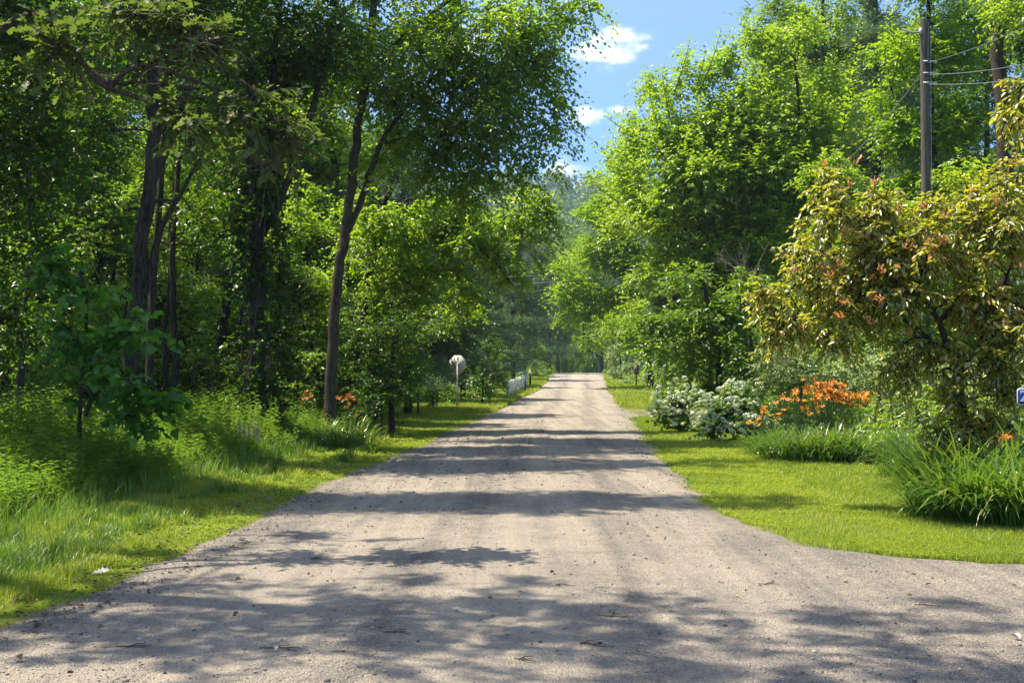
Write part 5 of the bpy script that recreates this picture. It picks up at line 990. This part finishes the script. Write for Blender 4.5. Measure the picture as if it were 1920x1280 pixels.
# sparse tufts creeping onto the gravel
x, y = scatter(r, 60000, lambda y: left_edge(y) - .2, lambda y: left_edge(y) + .9, 7.2, 30); x2, y2 = scatter(r, 40000, lambda y: right_edge(y) - .7, lambda y: right_edge(y) + .1, 10.2, 30); x, y = np.concatenate([x, x2]), np.concatenate([y, y2]); dd = np.minimum(x - left_edge(y), right_edge(y) - x); k = (r.random(len(x)) < .95 * (1 - sstep(-.05, .6, dd))) & (vnoise(x * 5, y * 5, 41) > .05); x, y = x[k], y[k]
blades('edge_grass', r, x, y, r.uniform(.02, .06, len(x)), .004 * lod(y), vmu=.6)
for nm, xl, xh, y0, y1, nt, hh, mat_ in (('verge_tufts', lambda y: np.maximum(left_edge(y) - 4.2, -y * .46), lambda y: left_edge(y) - .15, 7.6, 34, 620, .15, 'grass'), ('lawn_tufts', lambda y: right_edge(y) - .05, lambda y: np.minimum(right_edge(y) + 6, y * .44), 10.4, 30, 200, .10, 'grass'), ('verge_weeds', lambda y: np.maximum(left_edge(y) - 4.2, -y * .46), lambda y: left_edge(y) - .5, 8, 30, 420, .24, 'weed')):
    cx, cy_ = scatter(r, nt, xl, xh, y0, y1); k = in_grass(cx, cy_, 0); cx, cy_ = cx[k], cy_[k]; m_ = 70; hs_ = np.repeat(r.uniform(.5, 1.2, len(cx)), m_)
    x = np.repeat(cx, m_) + r.normal(0, .055, len(cx) * m_) * hs_; y = np.repeat(cy_, m_) + r.normal(0, .055, len(cx) * m_) * hs_
    blades(nm, r, x, y, hh * hs_ * r.uniform(.5, 1.1, len(x)), .0062 * lod(y), mat=mat_, bend=1.0, vmu=.6 if mat_ == 'grass' else .4)
n = 1500; x, y = scatter(r, n, lambda y: left_edge(y) - .9, lambda y: left_edge(y) + .7, 7.3, 30); x2, y2 = scatter(r, 260, lambda y: np.maximum(left_edge(y), -y * .45), lambda y: np.minimum(right_edge(y) + .8, y * .45), 6, 26); x, y = np.concatenate([x, x2]), np.concatenate([y, y2]); n = len(x)
g = Geo(); a = r.uniform(0, 6.28, n); leaves(g, np.stack([x, y, H(x, y) + .035 + .02 * in_grass(x, y)], 1), np.stack([np.cos(a), np.sin(a), r.uniform(0, .5, n)], 1), np.array([0, 0, 1.]) + r.normal(0, .4, (n, 3)), r.uniform(.015, .05, n), .55, r.random(n), 'oval', .2)
set_props(link_mesh('leaf_litter', g.mesh('leaf_litter'), M['leaflitter']), kind='stuff')
# clover-like ground leaves at the verge
for nm, lo, hi, y0, y1, n in (('clover', lambda y: right_edge(y) - .15, lambda y: right_edge(y) + 1.6, 10.3, 26, 26000), ('ground_weeds', lambda y: left_edge(y) - 1.4, lambda y: left_edge(y) + .25, 7.5, 30, 26000)):
    x, y = scatter(r, n, lo, hi, y0, y1); k = in_grass(x, y, .15) & (vnoise(x * 3, y * 3, 51) > -.1); x, y = x[k], y[k]; m_ = len(x); g = Geo()
    for j in range(3):
        a = r.uniform(0, 6.28, m_) ; ax = np.stack([np.cos(a), np.sin(a), r.uniform(0, .4, m_)], 1); pos = np.stack([x, y, H(x, y) + r.uniform(.01, .05, m_)], 1)
        leaves(g, pos, ax, np.array([0, 0, 1.]) + r.normal(0, .25, (m_, 3)), .022 * lod(y), .8, np.clip(r.normal(.6, .2, m_), 0, 1))
    o = link_mesh(nm, g.mesh(nm), M['grass']); set_props(o, kind='stuff')
# tall weeds along the forest edge
x, y = scatter(r, 9500, lambda y: np.minimum(left_edge(y) - 2.1, -y * .12) - 5.5, lambda y: left_edge(y) - 1.7 - .4, 11.5, 34)
k = (x > -y * .52) & (left_edge(y) - x > 1.7 + .5 * vnoise(x, y, 61)); x, y = x[k], y[k]; g = Geo(); gs = Geo(); m_ = len(x)
hg = (.38 + .60 * sstep(1.6, 3.6, left_edge(y) - x)) * r.uniform(.45, 1.3, m_) * (1 + .3 * vnoise(x * 1.3, y * 1.3, 62)); base = np.stack([x, y, H(x, y)], 1); ln_ = r.normal(0, .16, (m_, 3)); ln_[:, 2] = 1; ln_ = nrm(ln_)
tubes(gs, np.stack([base, base + ln_ * hg[:, None] * .5, base + ln_ * hg[:, None]], 1), np.broadcast_to([.004, .003, .0015], (m_, 3)), 3)
nl = 26; t = np.linspace(.12, 1, nl)[None] * np.ones((m_, 1)); pos = base[:, None] + ln_[:, None] * (t * hg[:, None])[..., None]
az = (np.arange(nl) * 2.4)[None] + r.uniform(0, 6.28, (m_, 1)); ax = np.stack([np.cos(az), np.sin(az), .45 + 0 * az + r.normal(0, .2, az.shape)], -1)
sz = (.125 * (1 - .6 * np.abs(t - .45))) * r.uniform(.7, 1.3, t.shape); vv = np.clip(r.normal(.5, .2, (m_, 1)) + .15 * (t - .5), 0, 1)
leaves(g, pos.reshape(-1, 3), ax.reshape(-1, 3), np.broadcast_to([0, 0, 1.], (m_ * nl, 3)), sz.ravel(), .16, vv.ravel(), 'kite', .05, .3)
o = link_mesh('tall_weeds', g.mesh('tall_weeds'), M['weed']); set_props(o, kind='stuff'); o = link_mesh('weed_stalks', gs.mesh('weed_stalks'), M['weed']); set_props(o, kind='stuff')
wx, wy = scatter(r, 46000, lambda y: np.minimum(left_edge(y) - 2.1, -y * .12) - 5.5, lambda y: left_edge(y) - 1.6, 11.0, 34); k = (wx > -wy * .52) & (left_edge(wy) - wx > 1.5 + .5 * vnoise(wx, wy, 61)); wx, wy = wx[k], wy[k]
blades('tall_grass', r, wx, wy, (.28 + .5 * sstep(1.4, 3.4, left_edge(wy) - wx)) * r.uniform(.5, 1.3, len(wx)), .007 * lod(wy), mat='weed', bend=.7, vmu=.6)
# forest floor plants
for nm, fx0, fx1, y0, y1, n in (('forest_undergrowth', lambda y: -y * .6 - 2, lambda y: np.minimum(left_edge(y) - 3.4, -y * .09), 20, 70, 9000), ('garden_undergrowth', lambda y: right_edge(y) + 4.2, lambda y: y * .6 + 3, 24.5, 60, 5000)):
    x, y = r.random(n), y0 + (y1 - y0) * r.random(n) ** 1.3; x = fx0(y) + (fx1(y) - fx0(y)) * x
    k = (y > 29) | (x < 0); x, y = x[k], y[k]
    g = Geo(); cen = np.stack([x, y, H(x, y) + r.uniform(.08, .5, len(x))], 1); sprays(g, r, cen, np.tile([0, 0, .6], (len(x), 1)), .28, 4, 6, .11, .6, 'kite')
    o = link_mesh(nm, g.mesh(nm), M['leaf_mid']); set_props(o, kind='stuff')

# loose stones on the gravel
r = rng(700); ico = np.array([(0, 0, 1), (.894, 0, .447), (.276, .851, .447), (-.724, .526, .447), (-.724, -.526, .447), (.276, -.851, .447), (.724, .526, -.447), (-.276, .851, -.447), (-.894, 0, -.447), (-.276, -.851, -.447), (.724, -.526, -.447), (0, 0, -1)])
icf = [(0, 1, 2), (0, 2, 3), (0, 3, 4), (0, 4, 5), (0, 5, 1), (1, 6, 2), (2, 7, 3), (3, 8, 4), (4, 9, 5), (5, 10, 1), (6, 7, 2), (7, 8, 3), (8, 9, 4), (9, 10, 5), (10, 6, 1), (11, 7, 6), (11, 8, 7), (11, 9, 8), (11, 10, 9), (11, 6, 10)]
def roadz(x, y):
    u = x - (y * .057 - .8); return H(x, y) + .012 + .03 * np.exp(-(u / 3) ** 2) - .012 * (np.exp(-((u + 1.35) / .3) ** 2) + np.exp(-((u - .2) / .3) ** 2) + .7 * np.exp(-((u - 1.5) / .3) ** 2)) + .006 * vnoise(x * 2.5, y * 2.5, 11)
x, y = scatter(r, 52000, lambda y: np.maximum(left_edge(y), -y * .45), lambda y: np.minimum(right_edge(y), y * .45), 5.5, 40)
u = x - (y * .057 - .8); lane = np.exp(-((u + 2.3) / .7) ** 2) + np.exp(-((u + .6) / .45) ** 2) * .8 + np.exp(-((u - 2.4) / .8) ** 2) + .35
k = r.random(len(x)) < np.clip(lane * (.6 + .5 * vnoise(x * 1.5, y * .7, 71)), .05, 1); x, y = x[k], y[k]
s = np.minimum(r.pareto(3.6, len(x)) * .0040 + .0035, .022) * np.clip(y / 12, .8, 2); sc3 = s[:, None] * r.uniform(.6, 1.25, (len(x), 3)); ang = r.uniform(0, 6.28, len(x))
V = ico[None] * sc3[:, None] * r.uniform(.8, 1.15, (len(x), 12, 1)); ca, sa = np.cos(ang)[:, None], np.sin(ang)[:, None]
V = np.stack([V[..., 0] * ca - V[..., 1] * sa, V[..., 0] * sa + V[..., 1] * ca, V[..., 2] * .75], -1) + np.stack([x, y, roadz(x, y) + s * .3], 1)[:, None]
g = Geo(); g.add(V, [], icf, r.random(len(x))); me = g.mesh('loose_gravel')
m, t, N_, L_, out_ = mat_new('stone'); b_ = N_('ShaderNodeBsdfPrincipled'); at = N_('ShaderNodeAttribute'); at.attribute_name = 'v'; rp = ramp(N_, [(0, (.09, .08, .075)), (.4, (.20, .175, .155)), (.8, (.36, .31, .255)), (1, (.48, .44, .39))]); L_(at.outputs['Fac'], rp.inputs[0]); L_(rp.outputs[0], b_.inputs['Base Color']); b_.inputs['Roughness'].default_value = .85; L_(b_.outputs[0], out_.inputs[0])
set_props(link_mesh('loose_gravel', me, m), kind='stuff')
# twigs and leaves lying on the road
for px, py, ln, az, lb in ((1150, 1167, .42, .15, 'long dark twig lying on the gravel right of centre'), (1107, 1220, .26, .05, 'dark twig low in the picture right of centre'), (1050, 1107, .20, -.02, 'short twig beside the small upright stone'), (1437, 1102, .22, .1, 'twig lying on the gravel toward the right driveway'), (525, 1226, .36, -.2, 'branched dark twig at the lower left of the road'), (590, 1054, .12, -.1, 'small twig on the left half of the road'), (740, 1197, .22, .1, 'thin twig left of centre near the pale leaf'), (980, 1248, .15, -.15, 'tiny twig at the bottom of the road'), (250, 1222, .3, .35, 'thin twig near the lower left corner'), (140, 1140, .22, -.2, 'twig at the left verge near the corner'), (520, 932, .4, .05, 'dark fallen twig on the left road edge'), (1730, 1142, .2, -.3, 'crumbly twig at the right near the driveway')):
    ln *= .62; p = G(px, py); r2 = rng(int(px)); g = Geo(); t = np.linspace(-.5, .5, 7)[:, None]; d = np.array([math.cos(az), math.sin(az) * .6, 0])
    c_ = np.array(p) * [1, 1, 0] + d * ln * t + r2.normal(0, .012, (7, 3)); c_[:, 2] = roadz(c_[:, 0], c_[:, 1]) + .009; tubes(g, c_, np.array([.003, .004, .005, .005, .004, .003, .002]), 5)
    for j in range(2): q0 = c_[2 + 2 * j]; tubes(g, np.array([q0, q0 + [.03, .05 * (-1) ** j, .004], q0 + [.08, .07 * (-1) ** j, .002]]), np.array([.004, .003, .002]), 4)
    g2 = g.mesh('fallen_twig'); b = Vector(c_[3]); g2.transform(__import__('mathutils').Matrix.Translation(-b)); o = link_mesh('fallen_twig', g2, M['twig']); o.location = b; set_props(o, lb, 'twig', 'twigs lying on the gravel')
for px, py, mat_, sz, lb in ((863, 1157, 'paleleaf', .075, 'pale curled leaf on the road at the centre'), (440, 1098, 'leaflitter', .06, 'brown dead leaf on the left half of the road'), (162, 1090, 'paleleaf', .11, 'pale leaf lying in the left verge grass'), (490, 947, 'leaflitter', .13, 'dark dead leaf cluster on the left road edge'), (285, 934, 'leaflitter', .08, 'brown leaf tangled in the left verge'), (40, 1250, 'leaflitter', .07, 'yellow-brown leaf at the lower left corner'), (1912, 1207, 'paleleaf', .07, 'pale leaf at the right edge of the gravel'), (1031, 1086, 'leaflitter', .045, 'small upright orange-brown leaf in the centre of the road'), (182, 1188, 'leaflitter', .05, 'small dark leaf left of the lower road'), (517, 1233, 'paleleaf', .05, 'small pale leaf beside the branched twig')):
    p = G(px, py); r2 = rng(int(px)); g = Geo(); n_ = 1 if sz < .1 else 3
    for j in range(n_): leaves(g, np.array([[j * .03, .02 * j, .012]]), np.array([[math.cos(px + j), math.sin(px + j) * .7, .25]]), np.array([[.3, -.5, 1.]]), sz, .7, .5, 'lobed' if sz > .07 else 'oval', .3, .1)
    o = link_mesh('fallen_leaf', g.mesh('fallen_leaf'), M[mat_]); o.location = (p.x, p.y, float(roadz(p.x, p.y)) if not in_grass(np.array([p.x]), np.array([p.y]))[0] else p.z + .05); set_props(o, lb, 'leaf', 'dead leaves on the road and verge')

# ------------------------------------------------------------------ far end of the road and the wooded hill
lF = 'hazy tree in the wall of trees beyond the far end of the road'; gF = 'hazy trees closing the far end of the road'
for px, Y, s, pr in ((1040, 178, .9, pA), (1075, 196, 1.1, pC), (1110, 186, .9, pB), (1145, 200, 1.1, pA), (1190, 180, 1.0, pC), (1000, 190, 1.2, pC), (1240, 190, 1.2, pA), (960, 180, 1.3, pA), (1060, 230, 1.4, pA), (1120, 235, 1.3, pC), (1175, 160, .8, pB), (1010, 165, 1.0, pC), (1300, 160, 1.3, pC), (900, 200, 1.4, pC), (1095, 168, .42, pT), (1070, 165, .8, pS), (1120, 166, .9, pT), (1045, 160, 1, pT), (1095, 172, 1.2, pS), (1025, 158, .9, pS), (1150, 158, 1.0, pT), (1055, 150, .8, pT), (1085, 152, .9, pS), (1112, 150, .8, pT), (1070, 178, 1.8, pU), (1100, 182, 1.9, pU), (1040, 170, 1.6, pS), (1130, 176, 1.8, pU), (1085, 210, 1.2, pC), (1062, 168, 1.4, pA), (1098, 174, 1.5, pB), (1080, 188, 1.6, pC), (1046, 150, 1.2, pB), (1125, 160, 1.3, pA)):
    place(pr, px, Y, s, label='hazy %s %s %s, %s row' % (colour_word(pr), 'tree' if pr not in (pS, pT, pU) else 'low bush', zone_end(px), depth_word(Y, (163, 179, 199))), group=gF if pr not in (pS, pT, pU) else 'low bushes beyond the crest')
r = rng(800); x = r.uniform(-260, 420, 1700); y = r.uniform(400, 720, 1700); g = Geo()
for i in range(len(x)):
    z = h1(x[i], y[i]); R0 = r.uniform(4, 7); hh = R0 * r.uniform(1.2, 2); n = 110; u = nrm(r.normal(0, 1, (n, 3))); u[:, 2] = np.abs(u[:, 2]) * 1.2 - .3
    pos = np.array([x[i], y[i], z + hh * .6]) + u * [R0, R0, hh]; leaves(g, pos, r.normal(0, 1, (n, 3)) + u * .3, u + r.normal(0, .3, (n, 3)), 2.3, .8, np.clip(r.normal(.45, .2) + r.normal(0, .15, n), 0, 1), 'kite')
set_props(link_mesh('distant_woods', g.mesh('distant_woods'), M['leaf_mid']), kind='stuff')
pnt = on_ground(1103, 395)
place(pP, 1103, 600, 1.9, label='single pine standing above the skyline of the hazy hill')

for o in (pA, pB, pC, pS, pT, pU, pP):
    if '_used' in o: pass
for o in scn.objects:
    if '_used' in o: del o['_used']

seen = {}
for o in sorted((o for o in scn.objects if o.parent is None and o.get('label')), key=lambda o: o.location.y): seen.setdefault(o['label'], []).append(o)
for lab, oo in seen.items():
    if len(oo) == 3 and len(lab.split()) < 14:
        for o_, wd_ in zip(sorted(oo, key=lambda o: o.location.y), ('nearest', 'middle', 'farthest')): o_['label'] = wd_ + ' ' + lab
    if len(oo) == 2:
        a_, b_2 = sorted(oo, key=lambda o: o.location.x / max(o.location.y, 1)); 
        for o_, wd_ in ((a_, 'left'), (b_2, 'right')): o_['label'] = lab.replace(' row', '') + ' row, ' + wd_ + ' one' if len(lab.split()) < 15 else ' '.join(lab.split()[:14]) + ' ' + wd_
# ------------------------------------------------------------------ haze
g = Geo(); box(g, (60, 380, 60), (900, 800, 136)); me = g.mesh('haze'); m, t, N_, L_, out_ = mat_new('haze')
pv = N_('ShaderNodeVolumePrincipled'); pv.inputs['Color'].default_value = (.70, .86, 1, 1); pv.inputs['Density'].default_value = .0004; pv.inputs['Anisotropy'].default_value = .55; L_(pv.outputs[0], out_.inputs['Volume'])
set_props(link_mesh('haze', me, m), kind='stuff')
